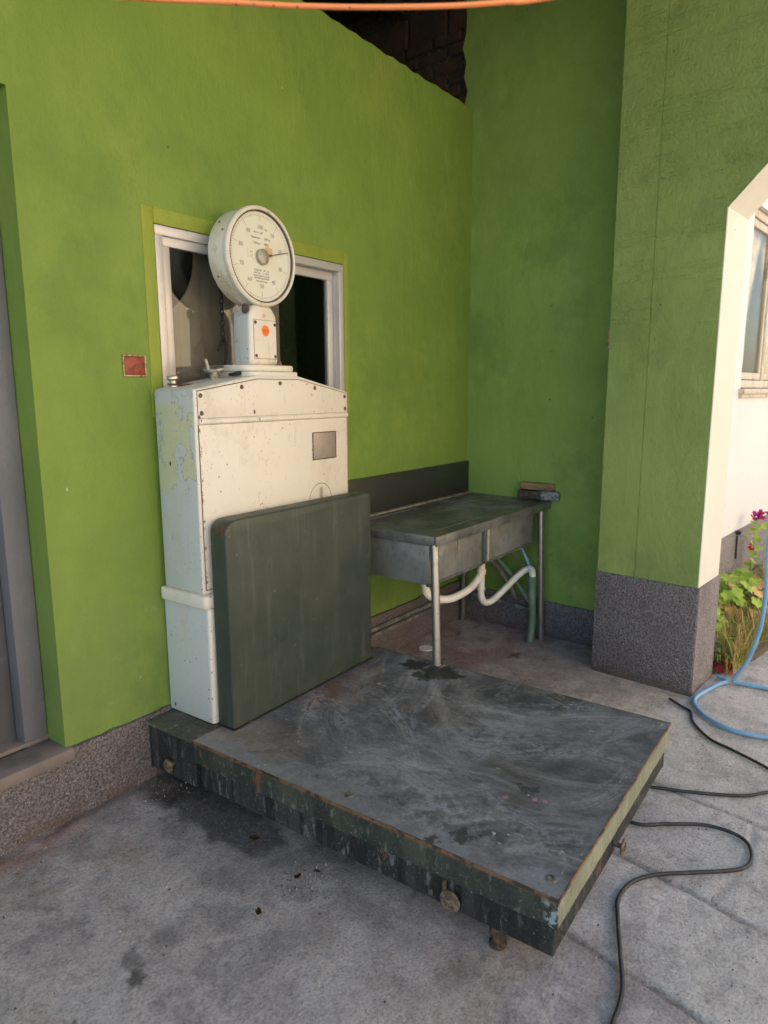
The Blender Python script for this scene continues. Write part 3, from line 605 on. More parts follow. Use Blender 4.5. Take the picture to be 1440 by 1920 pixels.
# platform top: painted wear is real scuffing of the sheet
def pz_(X, Y): return ZT+(fbm(X, Y, 2.2, 3, 60)-.5)*.004+(fbm(X, Y, 30, 3, 61)-.5)*.0006
def arc(U, V, cu, cv, r, w, a0, a1, seed, fr=160):
    dx, dy = U-cu, V-cv; rr = np.hypot(dx, dy); th = np.arctan2(dy, dx); am = (a0+a1)/2
    dth = np.abs((th-am+math.pi) % (2*math.pi)-math.pi); m_ = sst(dth, (a1-a0)/2, (a1-a0)/2-.25)
    s_ = vnoise(rr*fr*.55, th*1.6, seed)*.45+vnoise(rr*fr*1.3, th*3, seed+1)*.35+fbm(U, V, 26, 3, seed+2)*.25
    return m_*sst(np.abs(rr-r)+(fbm(U, V, 6, 3, seed+5)-.5)*.12, w*1.2, 0)*sst(s_, .36, .82)
def pc(X, Y):
    U, V = X, -Y
    wu = U+(fbm(U, V, 3, 3, 70)-.5)*.28; wv = V+(fbm(U, V, 3, 3, 75)-.5)*.28
    n1 = fbm(wu, wv, 2.6, 5, 71); n2 = fbm(wu*1.0, wv*2.6, 5, 5, 72, .62); n3 = fbm(U, V, 38, 4, 73, .7); n4 = fbm(wu*6, wv*1.6, 4, 4, 74, .6); n5 = fbm(U, V, 14, 5, 79, .7)
    C = np.ones((*X.shape, 3))*np.array((.068, .069, .075))
    C = lerp(C, sst(n1, .42, .66)*.7, (.135, .137, .145)); C = lerp(C, sst(fbm(U, V, 9, 6, 303, .75), .46, .62)*.5, (.18, .182, .19))
    C = lerp(C, sst(n4, .52, .68)*.5, (.055, .057, .064)); C = lerp(C, sst(n5, .52, .66)*.4, (.050, .052, .057))
    # brown zone in the middle near the front edge
    m_ = sst(np.hypot((U-.38)/1.15, V-1.07)+(n1-.5)*.35, .26, .10); C = lerp(C, m_*.75, (.085, .068, .066))
    m_ = sst(np.hypot(U-.70, V-.72)+(n1-.5)*.4, .22, .05); C = lerp(C, m_*.4, (.15, .13, .11))
    # pale dusty corner near the wall and near edge
    m_ = sst(np.hypot(U-.05, (V-.14)*.75)+(n2-.5)*.25, .30, .05); C = lerp(C, m_*.8, (.27, .235, .205))
    m_ = sst(U+(n5-.5)*.22+(n1-.5)*.15, .17, .02); C = lerp(C, m_*.65, (.25, .255, .275))
    m_ = sst(V, .10, .17)*sst(V, .42, .2)*sst(U, .4, .6)*sst(n2, .4, .6); C = lerp(C, m_*.5, (.22, .17, .13))
    # rust beside the upright plate
    m_ = sst(np.abs(V-.14+(n3-.5)*.12), .09, .02)*sst(U, .35, .6)*sst(U, 1.0, .8); C = lerp(C, m_*.8*sst(n1, .3, .55), (.15, .075, .048))
    m_ = sst(np.hypot(U-.66, (V-.50)*1.2)+(n3-.5)*.12, .07, .03); C = lerp(C, m_*.7*sst(n3, .4, .6), (.27, .15, .09))
    # wipe and drag marks: bundles of fine parallel streaks, following broad arcs
    rnd = random.Random(12); wob = (fbm(U, V, 7, 3, 301)-.5)*.035; grit = fbm(U, V, 55, 3, 302, .7)
    tones = ((.34, .35, .37), (.27, .29, .33), (.35, .33, .30), (.22, .23, .25), (.05, .052, .058), (.06, .058, .06), (.27, .29, .33), (.15, .13, .12))
    for k in range(34):       # broad dusty wipes
        a, b = rnd.uniform(.1, 1.05), rnd.uniform(.15, 1.3); ang = math.atan2(b-.80, a-1.15)+math.pi/2+rnd.gauss(0, .3)
        ln, wd, kc = rnd.uniform(.25, .5), rnd.uniform(.04, .10), rnd.uniform(.4, 1.3); ca, sa = math.cos(ang), math.sin(ang)
        s_ = (U-a)*ca+(V-b)*sa; t_ = -(U-a)*sa+(V-b)*ca+kc*s_*s_+wob*1.3
        m_ = sst(np.abs(s_), ln, 0)*sst(np.abs(t_), wd, 0)*(.35+.65*sst(vnoise(t_*110+k*3.3, s_*3, 700+k), .25, .75))
        C = lerp(C, m_*rnd.uniform(.35, .7), ((.33, .335, .35), (.36, .355, .35), (.045, .047, .053), (.24, .25, .275))[k % 4])
    for k in range(170):
        a, b = rnd.uniform(.05, 1.1), rnd.uniform(.1, 1.33)
        ang = math.atan2(b-.85, a-1.05)+math.pi/2+rnd.gauss(0, .35) if rnd.random() < .65 else rnd.gauss(1.25, .5)
        ln, wd, kc = rnd.uniform(.10, .36), rnd.uniform(.015, .07), rnd.uniform(-1.6, 1.6)
        ca, sa = math.cos(ang), math.sin(ang); s_ = (U-a)*ca+(V-b)*sa; t_ = -(U-a)*sa+(V-b)*ca+kc*s_*s_+wob
        m_ = sst(np.abs(s_), ln, ln*.3)*sst(np.abs(t_), wd, wd*.2)
        st_ = vnoise(t_*210+k*7.7, s_*5, 400+k)*.6+vnoise(t_*420, s_*9, 600+k)*.4
        C = lerp(C, m_*sst(st_, .35, .75)*sst(grit, .25, .6)*rnd.uniform(.3, .8), tones[rnd.randrange(len(tones))])
    # two long curved sweeps
    for cu_, cv_, r_, w_, a0, a1, sd_ in ((1.05, 1.05, .55, .035, 2.3, 4.3, 31), (.9, 1.25, .62, .03, -2.8, -1.1, 33), (.70, .42, .30, .03, .2, 2.4, 35)):
        dx, dy = U-cu_, V-cv_; rr = np.hypot(dx, dy)+wob*.6; th = np.arctan2(dy, dx); am = (a0+a1)/2
        dth = np.abs((th-am+math.pi) % (2*math.pi)-math.pi); m_ = sst(dth, (a1-a0)/2, (a1-a0)/2-.4)*sst(np.abs(rr-r_), w_*1.4, 0)
        C = lerp(C, m_*sst(vnoise(rr*230, th*4, sd_), .3, .7)*.35, (.31, .30, .29))
    # flaked patch along the near edge
    m_ = sst(np.hypot((U-.18)*1.0, (V-.95)*.5)+(n5-.5)*.34, .17, .05); C = lerp(C, m_*sst(fbm(U, V, 24, 5, 88, .75), .44, .58)*.75, (.27, .295, .31)); C = lerp(C, m_*sst(fbm(U, V, 18, 5, 89, .75), .5, .42)*.5, (.052, .054, .056))
    # wet dark spills
    for a, b, r_, k in ((1.06, .28, .06, .9), (1.04, .43, .08, .9), (.96, .36, .04, .8), (.083, 1.07, .035, .75), (.02, 1.0, .02, .8), (.405, 1.113, .016, .7), (.17, 1.13, .05, .35)):
        m_ = sst(np.hypot(U-a, (V-b)*.8)+(n3-.5)*.09+(n2-.5)*.08, r_, r_*.7); C = lerp(C, m_*k, (.026, .028, .027))
    sp = sst(fbm(U, V, 60, 1, 90), .955, .975)*sst(fbm(U, V, 4, 2, 91), .4, .55); C = lerp(C, sp*.9, (.5, .5, .46))
    for a, b in ((.37, 1.16), (.38, 1.19), (.33, 1.08)): C = lerp(C, sst(np.hypot(U-a, V-b), .012, .004)*.8, (.45, .22, .24))
    l = sst(np.abs(U-.20-.12*np.sin((V-.6)*2.2)), .004, .001)*sst(V, .55, .7)*sst(V, 1.3, 1.1); C = lerp(C, l*.5, (.25, .25, .24))
    return np.clip(C*(.8+.4*n3)[..., None], 0, 1)
gx = np.linspace(.004, LU-.004, 400); gy = np.linspace(-LV+.004, -.004, 490)
me = grid_mesh('platform_sheet', gx, gy, pz_, pc)
m = Mat('scuffed_steel_sheet', (.1, .1, .1), .55, 0, .5)
at = m.N('ShaderNodeAttribute'); at.attribute_name = 'wear'; m.col = at.outputs['Color']
m.mix(m.mul(m.ramp(m.noise(110, 4, .8), .42, .64), .5), (.5, .5, .5), 'MULTIPLY'); m.mix(m.mul(m.ramp(m.noise(180, 3, .8), .6, .8), .25), (.2, .21, .22))
m.mix(m.mul(m.ramp(m.vor(35), .03, .05, 1, 0), m.ramp(m.noise(8, 2), .5, .58), .7), (.35, .35, .33))
m.bump(m.noise(70, 5, .75), .3, .002); m.bump(m.noise(4, 3), .25, .01); m.rough(m.noise(13, 5, .7), .40, .66)
TOPM = m.done()
ptop = obj('platform_top', me, TOPM, sca, smooth=0)
bm = bmesh.new(); box(bm, 0, LU, -LV, 0, ZT-.0105, ZT-.0032, .002, 1)
for a in (0, LU-.005):
    box(bm, a, a+.005, -LV, 0, ZT-.003, ZT+.0005, .001, 1)
for b in (-LV, -.005): box(bm, .0051, LU-.0051, b, b+.005, ZT-.003, ZT+.0005, .001, 1)
obj('edge_lip', bm, LIP, ptop)
for u, v in ((.061, .674), (.065, 1.336), (1.1, 1.345)):
    bm = bmesh.new(); lathe(bm, [(0, .0005), (.004, .0005), (.005, .0010), (.0062, .0022), (.0115, .0026), (.0145, .0016), (.0155, 0)], (u, -v, ZT), 'Z', 24); obj('screw', bm, [SCRW], ptop)
ps = sca
def sheet(bm, ax, c, a0, a1, z0, z1, th, seed):
    rnd = random.Random(seed); n = int((a1-a0)/.02)
    # steel side plate with a slightly ragged lower edge
    top = []; 
    pts = [(a0, z1), (a1, z1)]+[(a1+(a0-a1)*k/n, z0+rnd.uniform(-.0015, .0015)+.001*math.sin(k*.7)) for k in range(n+1)]
    prism(bm, pts, ax, c, c+th)
bm = bmesh.new(); sheet(bm, 0, .004, -LV+.004, -.003, .165, ZT-.0106, .006, 1); obj('side_plate', bm, SKIRT, ps)
bm = bmesh.new(); sheet(bm, 0, LU-.010, -LV+.004, -.003, .165, ZT-.0106, .006, 2); obj('side_plate', bm, SKIRT, ps)
bm = bmesh.new(); sheet(bm, 1, -LV+.0035, .0105, LU-.0105, .165, ZT-.0106, .006, 3); obj('end_plate', bm, LIT_END, ps)
bm = bmesh.new(); box(bm, .011, LU-.011, -.012, -.006, .165, ZT-.0108); obj('end_plate', bm, SKIRT, ps)
bm = bmesh.new(); box(bm, .014, .032, -1.368, -.02, .073, .172, .002, 1); box(bm, LU-.03, LU-.012, -1.368, -.02, .073, .172, .002, 1)
box(bm, .0325, LU-.0305, -1.3665, -1.35, .074, .172, .002, 1); box(bm, .0325, LU-.0305, -.06, -.02, .074, .172, .002, 1); box(bm, .04, LU-.04, -1.34, -.07, .14, .168)
obj('lower_frame', bm, FRAME, sca)
def disc_bolt(o, axis, r, ln, parent):
    bm = bmesh.new(); lathe(bm, [(0, -.02), (.008, -.02), (.008, ln), (r*.55, ln), (r, ln+.001), (r, ln+.005), (r*.62, ln+.008), (r*.6, ln+.005), (r*.3, ln+.006), (r*.28, ln+.012), (0, ln+.013)], o, axis, 20)
    obj('bolt', bm, RUST, parent)
disc_bolt((.013, -1.075, .108), '-X', .031, .012, sca); disc_bolt((.013, .135, .112), '-X', .026, .020, sca)
disc_bolt((.50, -1.365, .112), 'Y', .026, .03, sca)
bm = bmesh.new(); box(bm, -.002, .01, -1.058, -1.05, .105, .16, .002); obj('bolt_lug', bm, RUST, sca)
for u, v in ((.045, 1.20), (.22, .12), (LU-.06, 1.25), (LU-.06, .12)):
    bm = bmesh.new(); lathe(bm, [(0, 0), (.020, 0), (.024, .004), (.024, .012), (.015, .016), (.015, .03), (.022, .034), (.024, .05), (.020, .062), (.012, .066), (.012, .08), (0, .08)], (u, -v, .0), 'Z', 16); obj('foot', bm, RUSTD, sca)
# fixed base against the wall
bm = bmesh.new(); box(bm, .012, LU-.02, .006, .272, .058, .2385, .003, 1); obj('base_box', bm, FRAME, sca)
bm = bmesh.new(); box(bm, -.004, LU-.01, .004, .272, .239, .2505, .003, 1); obj('base_cover', bm, dirty_green('dusty_base_cover', (.05, .052, .045), (.09, .085, .07), (.2, .19, .16), .55).done(), sca)
for v in (.10, .24):
    bm = bmesh.new(); lathe(bm, [(0, 0), (.03, 0), (.03, .01), (.016, .014), (.016, .06), (0, .06)], (.22, v, 0), 'Z', 14); obj('foot', bm, RUST, sca)
# upright guard plate
pr = .05; z0, z1, a, b = .2535, 1.043, .14, 1.003
pts = [(a, z0), (b, z0)]
for cx_, sx, st in ((b-.02, 1, 0), (a+pr, -1, 1)):
    r_ = .02 if sx > 0 else pr
    for k in range(7):
        t = k/6*math.pi/2
        pts.append((cx_+r_*math.cos(t), z1-r_+r_*math.sin(t)) if sx > 0 else (cx_-r_*math.sin(t), z1-r_+r_*math.cos(t)))
bm = bmesh.new(); prism(bm, pts, 1, -.069, .018, .008, 3); gp = obj('guard_plate', bm, PLATE, sca)
bm = bmesh.new(); box(bm, a-.006, b+.006, -.077, .016, ZT-.001, ZT+.004, .002, 1); obj('plate_seal', bm, BLACK, gp)
# cabinet
def side_mats(o):  # gives the side faces the enamel copy with shade in its colour
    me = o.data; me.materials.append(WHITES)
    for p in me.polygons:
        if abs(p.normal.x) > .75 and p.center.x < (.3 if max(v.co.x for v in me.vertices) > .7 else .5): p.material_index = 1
def rbox(bm, x0, x1, y0, y1, z0, z1, rv, rt_=.006):
    """box with strongly rounded vertical edges"""
    pts = []
    for cx_, cy_, a0 in ((x1-rv, y1-rv, 0), (x0+rv, y1-rv, 90), (x0+rv, y0+rv, 180), (x1-rv, y0+rv, 270)):
        for k in range(6): t = R(a0+k*18); pts.append((cx_+rv*math.cos(t), cy_+rv*math.sin(t)))
    prism(bm, pts, 2, z0, z1, rt_, 2)
cab = sca
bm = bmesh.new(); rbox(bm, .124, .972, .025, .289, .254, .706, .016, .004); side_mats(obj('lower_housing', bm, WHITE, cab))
bm = bmesh.new(); rbox(bm, .110, .990, .0205, .291, .7065, .758, .02, .009); obj('collar', bm, WHITE, cab)
PK = 1.5565
outline = [(.118, .7585), (.982, .7585), (.982, 1.492), (.66, PK), (.42, PK), (.118, 1.504)]
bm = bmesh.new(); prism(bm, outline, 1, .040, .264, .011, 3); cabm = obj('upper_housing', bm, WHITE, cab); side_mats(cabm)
bm = bmesh.new(); prism(bm, [(.1295, .775), (.9705, .775), (.9705, 1.3795), (.1295, 1.3795)], 1, .0385, .05); obj('panel_gap', bm, SEAMD, cab)
bm = bmesh.new(); prism(bm, [(.1325, .778), (.9675, .778), (.9675, 1.379), (.1325, 1.379)], 1, .0365, .05, .002); fp = obj('front_panel', bm, WHITE, cab)
bm = bmesh.new(); prism(bm, [(.1325, 1.4025), (.9675, 1.4025), (.9675, 1.484), (.656, 1.541), (.424, 1.541), (.1325, 1.496)], 1, .0365, .05, .002); tp = obj('top_panel', bm, WHITE, cab)
bm = bmesh.new(); prism(bm, [(.1310, 1.400), (.9690, 1.400), (.9690, 1.486), (.657, 1.5435), (.423, 1.5435), (.1310, 1.4985)], 1, .0385, .05); obj('panel_gap', bm, SEAMD, cab)
bm = bmesh.new(); prism(bm, [(.033, 1.380), (.029, 1.385), (.029, 1.396), (.0345, 1.402), (.05, 1.402), (.05, 1.38)], 0, .131, .969, .0012); obj('ridge', bm, WHITE, cab)
def screw(u, z, y, parent, r=.0075):
    bm = bmesh.new(); lathe(bm, [(0, .003), (r*.5, .003), (r*.55, .001), (r, .0025), (r*1.15, 0)], (u, y, z), 'Y', 16); obj('screw', bm, RUST, parent)
for u, z in ((.1445, 1.482), (.1465, 1.420), (.341, 1.512), (.546, 1.526), (.754, 1.508), (.953, 1.471), (.955, 1.418)): screw(u, z, .0365, tp)
bm = bmesh.new(); rectframe(bm, .731, .886, 1.205, 1.323, .004, .0315, .037, .001); obj('nameplate_frame', bm, RUST, fp)
bm = bmesh.new(); box(bm, .735, .882, .0335, .038, 1.209, 1.319, .001); obj('nameplate', bm, NAMEP, fp)
bm = bmesh.new()
n = 40
for k in range(n):
    t0, t1 = 2*math.pi*k/n, 2*math.pi*(k+1)/n
    vs = [bm.verts.new((.778+r_*math.cos(t), .0360, 1.030+r_*math.sin(t))) for r_, t in ((.071, t0), (.071, t1), (.0735, t1), (.0735, t0))]
    bm.faces.new(vs)
bmesh.ops.solidify(bm, geom=bm.faces[:], thickness=.0012); obj('lock_cover_rim', bm, SEAMD, fp)
bm = bmesh.new(); box(bm, .772, .790, .033, .0368, .975, 1.085, .002); obj('lock_slot', bm, NAMEP, fp)
# raised top plate, flange, neck
bm = bmesh.new(); rbox(bm, .405, .675, .045, .262, PK-.004, 1.5715, .03, .005); obj('top_plate', bm, WHITE, cab)
bm = bmesh.new(); rbox(bm, .412, .698, .075, .262, 1.5722, 1.598, .055, .007); fl = obj('flange', bm, WHITE, cab)
bm = bmesh.new(); lathe(bm, [(0, 0), (.011, 0), (.011, .004), (.008, .016), (0, .017)], (.602, .092, 1.598), 'Z', 6); obj('bolt', bm, RUST, fl)
bm = bmesh.new(); prism(bm, [(.466, 1.598), (.626, 1.598), (.622, 1.792), (.592, 1.83), (.50, 1.83), (.470, 1.80)], 1, .115, .215, .016, 3)
neck = obj('neck', bm, WHITE, sca); side_mats(neck)
bm = bmesh.new(); box(bm, .489, .611, .1125, .1165, 1.624, 1.772, .001, 1); np_ = obj('cover_plate', bm, WHITE, sca)
bm = bmesh.new(); rectframe(bm, .4875, .6125, 1.6225, 1.7735, .0014, .1138, .1160, 0); obj('plate_gap', bm, SEAMD, np_)
for u, z in ((.497, 1.762), (.603, 1.758), (.497, 1.634), (.603, 1.634)): screw(u, z, .1125, np_, .006)
bm = bmesh.new(); lathe(bm, [(0, .0006), (.0205, .0006), (.021, 0)], (.551, .1125, 1.732), 'Y', 28)
n0 = len(bm.faces)
box(bm, .534, .568, .1112, .1119, 1.734, 1.7365); box(bm, .535, .567, .1112, .1119, 1.7275, 1.730); box(bm, .546, .556, .1112, .1119, 1.7215, 1.7235)
bm.faces.ensure_lookup_table()
for f in bm.faces[n0:]: f.material_index = 1
obj('round_sticker', bm, [ORST, ORDK], np_)
bm = bmesh.new(); box(bm, .54, .556, .1138, .1158, 1.783, 1.797); obj('faded_sticker', bm, PINK, neck)
bm = bmesh.new(); lathe(bm, [(0, 0), (.016, 0), (.02, .008), (.012, .012), (0, .012)], (.474, .135, 1.812), '-X', 16); obj('lock_button', bm, RUST, neck)
# dial drum
dc = (.549, 0, 2.012); RO = .183
dr = sca
def drum(prof, mt, name, seg=96, parent=dr):
    bm = bmesh.new(); lathe(bm, prof, (dc[0], 0, dc[2]), 'Y', seg); return obj(name, bm, mt, parent, smooth=30)
# lathe on 'Y' maps height h to y=-h
drum([(0, -.228), (RO-.014, -.228), (RO-.003, -.221), (RO, -.214), (RO, -.1735), (RO-.0025, -.1725), (RO-.0025, -.171), (RO, -.170), (RO, -.129), (RO-.001, -.127), (RO-.03, -.127), (0, -.127)], DRUM, 'drum'); DRO = bpy.data.objects['drum']
drum([(RO+.003, -.134), (RO+.005, -.130), (RO+.0045, -.115), (RO, -.109), (RO-.006, -.1075), (RO-.0105, -.110), (RO-.012, -.128), (RO-.001, -.131)], DRUM, 'bezel')
drum([(RO-.0121, -.1265), (RO-.0121, -.1135), (RO-.0155, -.1115), (RO-.016, -.1265)], RIM, 'gasket')
card = drum([(0, -.1215), (RO-.016, -.1215), (RO-.016, -.126), (0, -.126)], DIAL, 'dial_card')
bm = bmesh.new(); yf = .1211
for k in range(100):
    if k % 10 == 0: continue
    t = 2*math.pi*k/100; ln = .0075 if k % 5 == 0 else .005; M4 = Matrix.Translation((dc[0], yf, dc[2])) @ Matrix.Rotation(t, 4, 'Y')
    box(bm, -.0012, .0012, -.0003, .0003, .1515, .1515+ln, 0, mat4=M4)
for k in range(10):
    t = 2*math.pi*k/10; M4 = Matrix.Translation((dc[0], yf, dc[2])) @ Matrix.Rotation(t, 4, 'Y')
    box(bm, -.0006, .0006, -.0003, .0003, .130, .1585, 0, mat4=M4)
obj('tick_marks', bm, INK, card)
RX = Matrix.Rotation(R(90), 4, 'X')
for k in range(10):
    t = 2*math.pi*k/10; rr = .110; bm = bmesh.new()
    text_mesh({0: '100'}.get(k, str(k*10)), .022, (dc[0]+rr*math.sin(t), yf, dc[2]+rr*math.cos(t)), RX, bm)
    if k == 0: text_mesh('kg', .012, (dc[0]+.03, yf, dc[2]+.106), RX, bm)
    obj('numeral', bm, INK, card)
bm = bmesh.new()
for s, x, z, sz in (('Maximum      100 kg', 0, .070, .0125), ('Teilung  =  100 g', .0, .050, .0125), ('Tragkraft   Nr.  kg', 0, -.050, .011), ('Min 2 kg     e = 100 g', 0, -.061, .009), ('Eichung nach Vorschrift', .0, -.071, .009), ('Schnellwaagenfabrik', 0, -.080, .010), ('Industriewaage', .0, -.091, .010)):
    text_mesh(s, sz, (dc[0]+x, yf, dc[2]+z), RX, bm)
box(bm, dc[0]-.03, dc[0]+.005, yf-.0003, yf+.0003, dc[2]+.0885, dc[2]+.0905)
for s in (-1, 1): prism(bm, [(dc[0]-.012+s*.026, dc[2]+.0895), (dc[0]-.012+s*.016, dc[2]+.094), (dc[0]-.012+s*.016, dc[2]+.085)], 1, yf-.0003, yf+.0003)
obj('dial_print', bm, INK, card)
bm = bmesh.new(); box(bm, dc[0]-.071, dc[0]-.040, .1185, .1205, dc[2]-.008, dc[2]+.022, .0004, 1); n0 = len(bm.faces); text_mesh('5 0', .012, (dc[0]-.056, .1183, dc[2]+.012), RX, bm); text_mesh('3 8', .012, (dc[0]-.056, .1183, dc[2]-.001), RX, bm)
bm.faces.ensure_lookup_table()
for f in bm.faces[n0:]: f.material_index = 1
obj('paper_label', bm, [PAPER, INK], card)
bm = bmesh.new(); box(bm, dc[0]+.022, dc[0]+.062, .1203, .1210, dc[2]+.004, dc[2]+.040); box(bm, dc[0]+.030, dc[0]+.042, .1200, .1207, dc[2]+.0405, dc[2]+.056); obj('tape_patch', bm, TAN, card)
drum([(0, -.104), (.026, -.104), (.0295, -.106), (.0295, -.1215), (0, -.1215)], HUB, 'hub', 40)
bm = bmesh.new(); M4 = Matrix.Translation((dc[0], .112, dc[2])) @ Matrix.Rotation(R(76), 4, 'Y')
box(bm, -.0014, .0014, -.0008, .0008, .027, .150, 0, mat4=M4); box(bm, -.003, .003, -.0009, .0009, .027, .05, 0, mat4=M4); obj('needle', bm, BLACK, dr)
for t in (115, 128, 243, 250, 285, 62):
    bm = bmesh.new(); M4 = Matrix.Translation((dc[0], 0, dc[2])) @ Matrix.Rotation(R(t+180), 4, 'Y'); yy = .15 if t % 2 else .19
    lathe(bm, [(0, .003), (.004, .0025), (.005, 0)], M4 @ Vector((0, yy, RO)), 'Z', 10, Matrix.Rotation(R(t+180), 4, 'Y')); obj('rivet', bm, RUST, DRO)
# control knobs on the sloping top
slope = math.atan2(PK-1.509, .42-.128)
T = Matrix.Rotation(-slope*.6, 4, 'Y')
def knob(u, v, z, prof, name, mt, parent, T=T, seg=28):
    bm = bmesh.new(); lathe(bm, prof, (u, v, z), 'Z', seg, T); return obj(name, bm, mt, parent)
kn = knob(.165, .205, 1.513, [(0, .0), (.017, 0), (.017, .005), (.0125, .007), (.0125, .022), (.0175, .025), (.021, .029), (.021, .037), (.017, .041), (0, .042)], 'clamp_knob', STEEL, cab)
bm = bmesh.new(); box(bm, .15, .245, .175, .225, 1.516, 1.521, .002, 1, mat4=Matrix.Translation((0, 0, .004))); obj('locking_lever', bm, RPLATE, kn)
T2 = Matrix.Rotation(R(-12), 4, 'Y') @ Matrix.Rotation(R(6), 4, 'X')
hw_ = knob(.345, .185, 1.545, [(0, 0), (.019, 0), (.020, .018), (.014, .020), (.014, .026), (.030, .029), (.040, .034), (.0405, .042), (.033, .045), (0, .043)], 'hand_wheel', STEEL, cab, T2)
bm = bmesh.new(); p0 = Vector((.345, .185, 1.545))+T2 @ Vector((-.027, 0, .04)); p1 = p0+T2 @ Vector((-.008, 0, .042)); tube(bm, [p0, p1], .0065, 12, 1); obj('crank_handle', bm, STEEL, hw_)
# loose black scrubbing pad on the cabinet
T3 = Matrix.Translation((-1.1526, -.294, 0)) @ Matrix.Rotation(.0196, 4, 'Z') @ Matrix.Translation((.425, .125, 1.5585)) @ Matrix.Rotation(R(-9.2), 4, 'Y') @ Matrix.Rotation(R(10), 4, 'Z')
bm = bmesh.new(); box(bm, -.058, .058, -.02, .02, .0005, .012, .005, 2)
b_ = obj('scrubbing_pad', bm, BRIST); b_.matrix_world = T3 @ Matrix.Translation((0, 0, .003)); tag(b_, 'small black scrubbing pad lying on top of the scale cabinet beside the hand wheel', 'pad')

# ------------------------------------------------------------------ chain and hook in front of the window
ch = thing('hanging_chain', 'thin dark iron chain with a hook hanging in front of the window pane', 'chain', (-.715, -.045, 0))
bm = bmesh.new(); z = 2.045
k = 0
tube(bm, [(0, .042, 2.055), (0, 0, 2.06), (0, -.004, 2.05)], .0025, 8, 4)
while z > 1.705:
    ang = R(90)*(k % 2)+R(20); L_ = .026
    loop = []
    for q in range(17):
        t = 2*math.pi*q/16; loop.append(Vector((.0072*math.cos(t)*math.cos(ang), .0072*math.cos(t)*math.sin(ang), z-L_/2+L_/2*math.sin(t))))
    tube(bm, loop, .0026, 6, 0); z -= L_*.80; k += 1
obj('links', bm, CHAIN, ch)
bm = bmesh.new()
tube(bm, [(-.036, -.01, 1.652), (-.022, -.01, 1.674), (-.010, -.005, 1.695), (.003, 0, 1.704), (.012, 0, 1.685), (.012, 0, 1.64), (.004, 0, 1.60), (.002, 0, 1.585)], .0052, 8, 5)
obj('hook', bm, CHAIN, ch)
bm = bmesh.new(); tube(bm, [(.0+.014*math.cos(t), 0, 1.572+.018*math.sin(t)) for t in np.linspace(0, 2*math.pi, 17)], .005, 8, 0); tube(bm, [(.012, 0, 1.565), (.016, -.003, 1.54), (.012, 0, 1.52)], .004, 8, 4); obj('ring', bm, CHAIN, ch)

# ------------------------------------------------------------------ red switch box
sw = thing('switch_box', 'small square dark red switch plate with gilt rim left of the window', 'switch', (-1.093, 0, 1.588))
bm = bmesh.new(); rectframe(bm, -.048, .048, -.039, .039, .007, -.007, .0, .002); obj('rim', bm, GILT, sw)
bm = bmesh.new(); box(bm, -.0405, .0405, -.0055, 0, -.0315, .0315, .002); obj('face', bm, RED, sw)

# ------------------------------------------------------------------ sink
snk = thing('sink_table', 'old two-basin zinc sink table on steel tube legs in the corner', 'sink', (0, 0, 0))
SX0, SX1, SY, SZ = -.003, 1.332, -.602, .84
bm = bmesh.new(); box(bm, SX0, SX1, SY, -.006, SZ-.004, SZ, .0015, 1); tt = obj('counter_top', bm, TIN, snk)
bm = bmesh.new(); box(bm, SX0, SX1, SY-.004, SY+.012, SZ-.046, SZ+.002, .004); box(bm, SX0-.003, SX0+.012, SY+.0125, -.006, SZ-.045, SZ+.002, .004); obj('apron', bm, TIN, snk)
bm = bmesh.new(); box(bm, SX0+.01, SX1+.003, -.016, -.003, SZ, 1.046, .003); obj('backsplash', bm, TIND, snk)
bm = bmesh.new(); box(bm, SX0+.01, SX1-.02, -.046, -.0165, SZ-.001, SZ+.010, .005); obj('rear_ledge', bm, SEAM, snk)
# sunken drainer ribs on the top
bm = bmesh.new()
for k in range(9): box(bm, .72+k*.052, .735+k*.052, -.50, -.12, SZ-.001, SZ+.0025, .0015, 1)
obj('drainer_rib', bm, TIN, tt)
bm = bmesh.new(); rectframe_pts = None
box(bm, .10, .60, -.52, -.515, SZ-.001, SZ+.004, .001, 1); box(bm, .10, .60, -.09, -.085, SZ-.001, SZ+.004, .001, 1); box(bm, .095, .10, -.52, -.085, SZ-.001, SZ+.004, .001, 1); obj('rim_bead', bm, TIN, tt)
for x0, x1 in ((.005, .512), (.545, 1.135)):
    bm = bmesh.new(); box(bm, x0, x1, -.56, -.07, .605, SZ-.006, .006); bs = obj('basin', bm, TINB, snk)
    bm = bmesh.new(); xm = (x0+x1)/2; box(bm, xm-.0025, xm+.0025, -.5635, -.559, .612, .79, .0015, 1); box(bm, x0-.004, x1+.004, -.566, -.545, .598, .612, .003, 1); obj('seam', bm, TIN, bs)
bm = bmesh.new(); tube(bm, [(.527, -.585, .795), (.527, -.585, .625)], .0125, 12, 1); obj('front_strut', bm, TUBE, snk)
def leg(p0, p1, r=.02):
    bm = bmesh.new(); tube(bm, [p0, p1], r, 18, 6)
    l = obj('leg', bm, TUBE, snk)
    bm = bmesh.new(); d = (Vector(p1)-Vector(p0)).normalized(); q = Vector(p1); tube(bm, [q-d*.05, q], r+.003, 16, 1); obj('foot_cap', bm, TUBE, l)
leg((.012, -.585, .80), (-.055, -.655, .0)); leg((1.185, -.585, .80), (1.187, -.612, 0), .019); leg((1.22, -.06, .80), (1.22, -.045, 0), .016); leg((.04, -.06, .80), (.04, -.045, 0), .016)
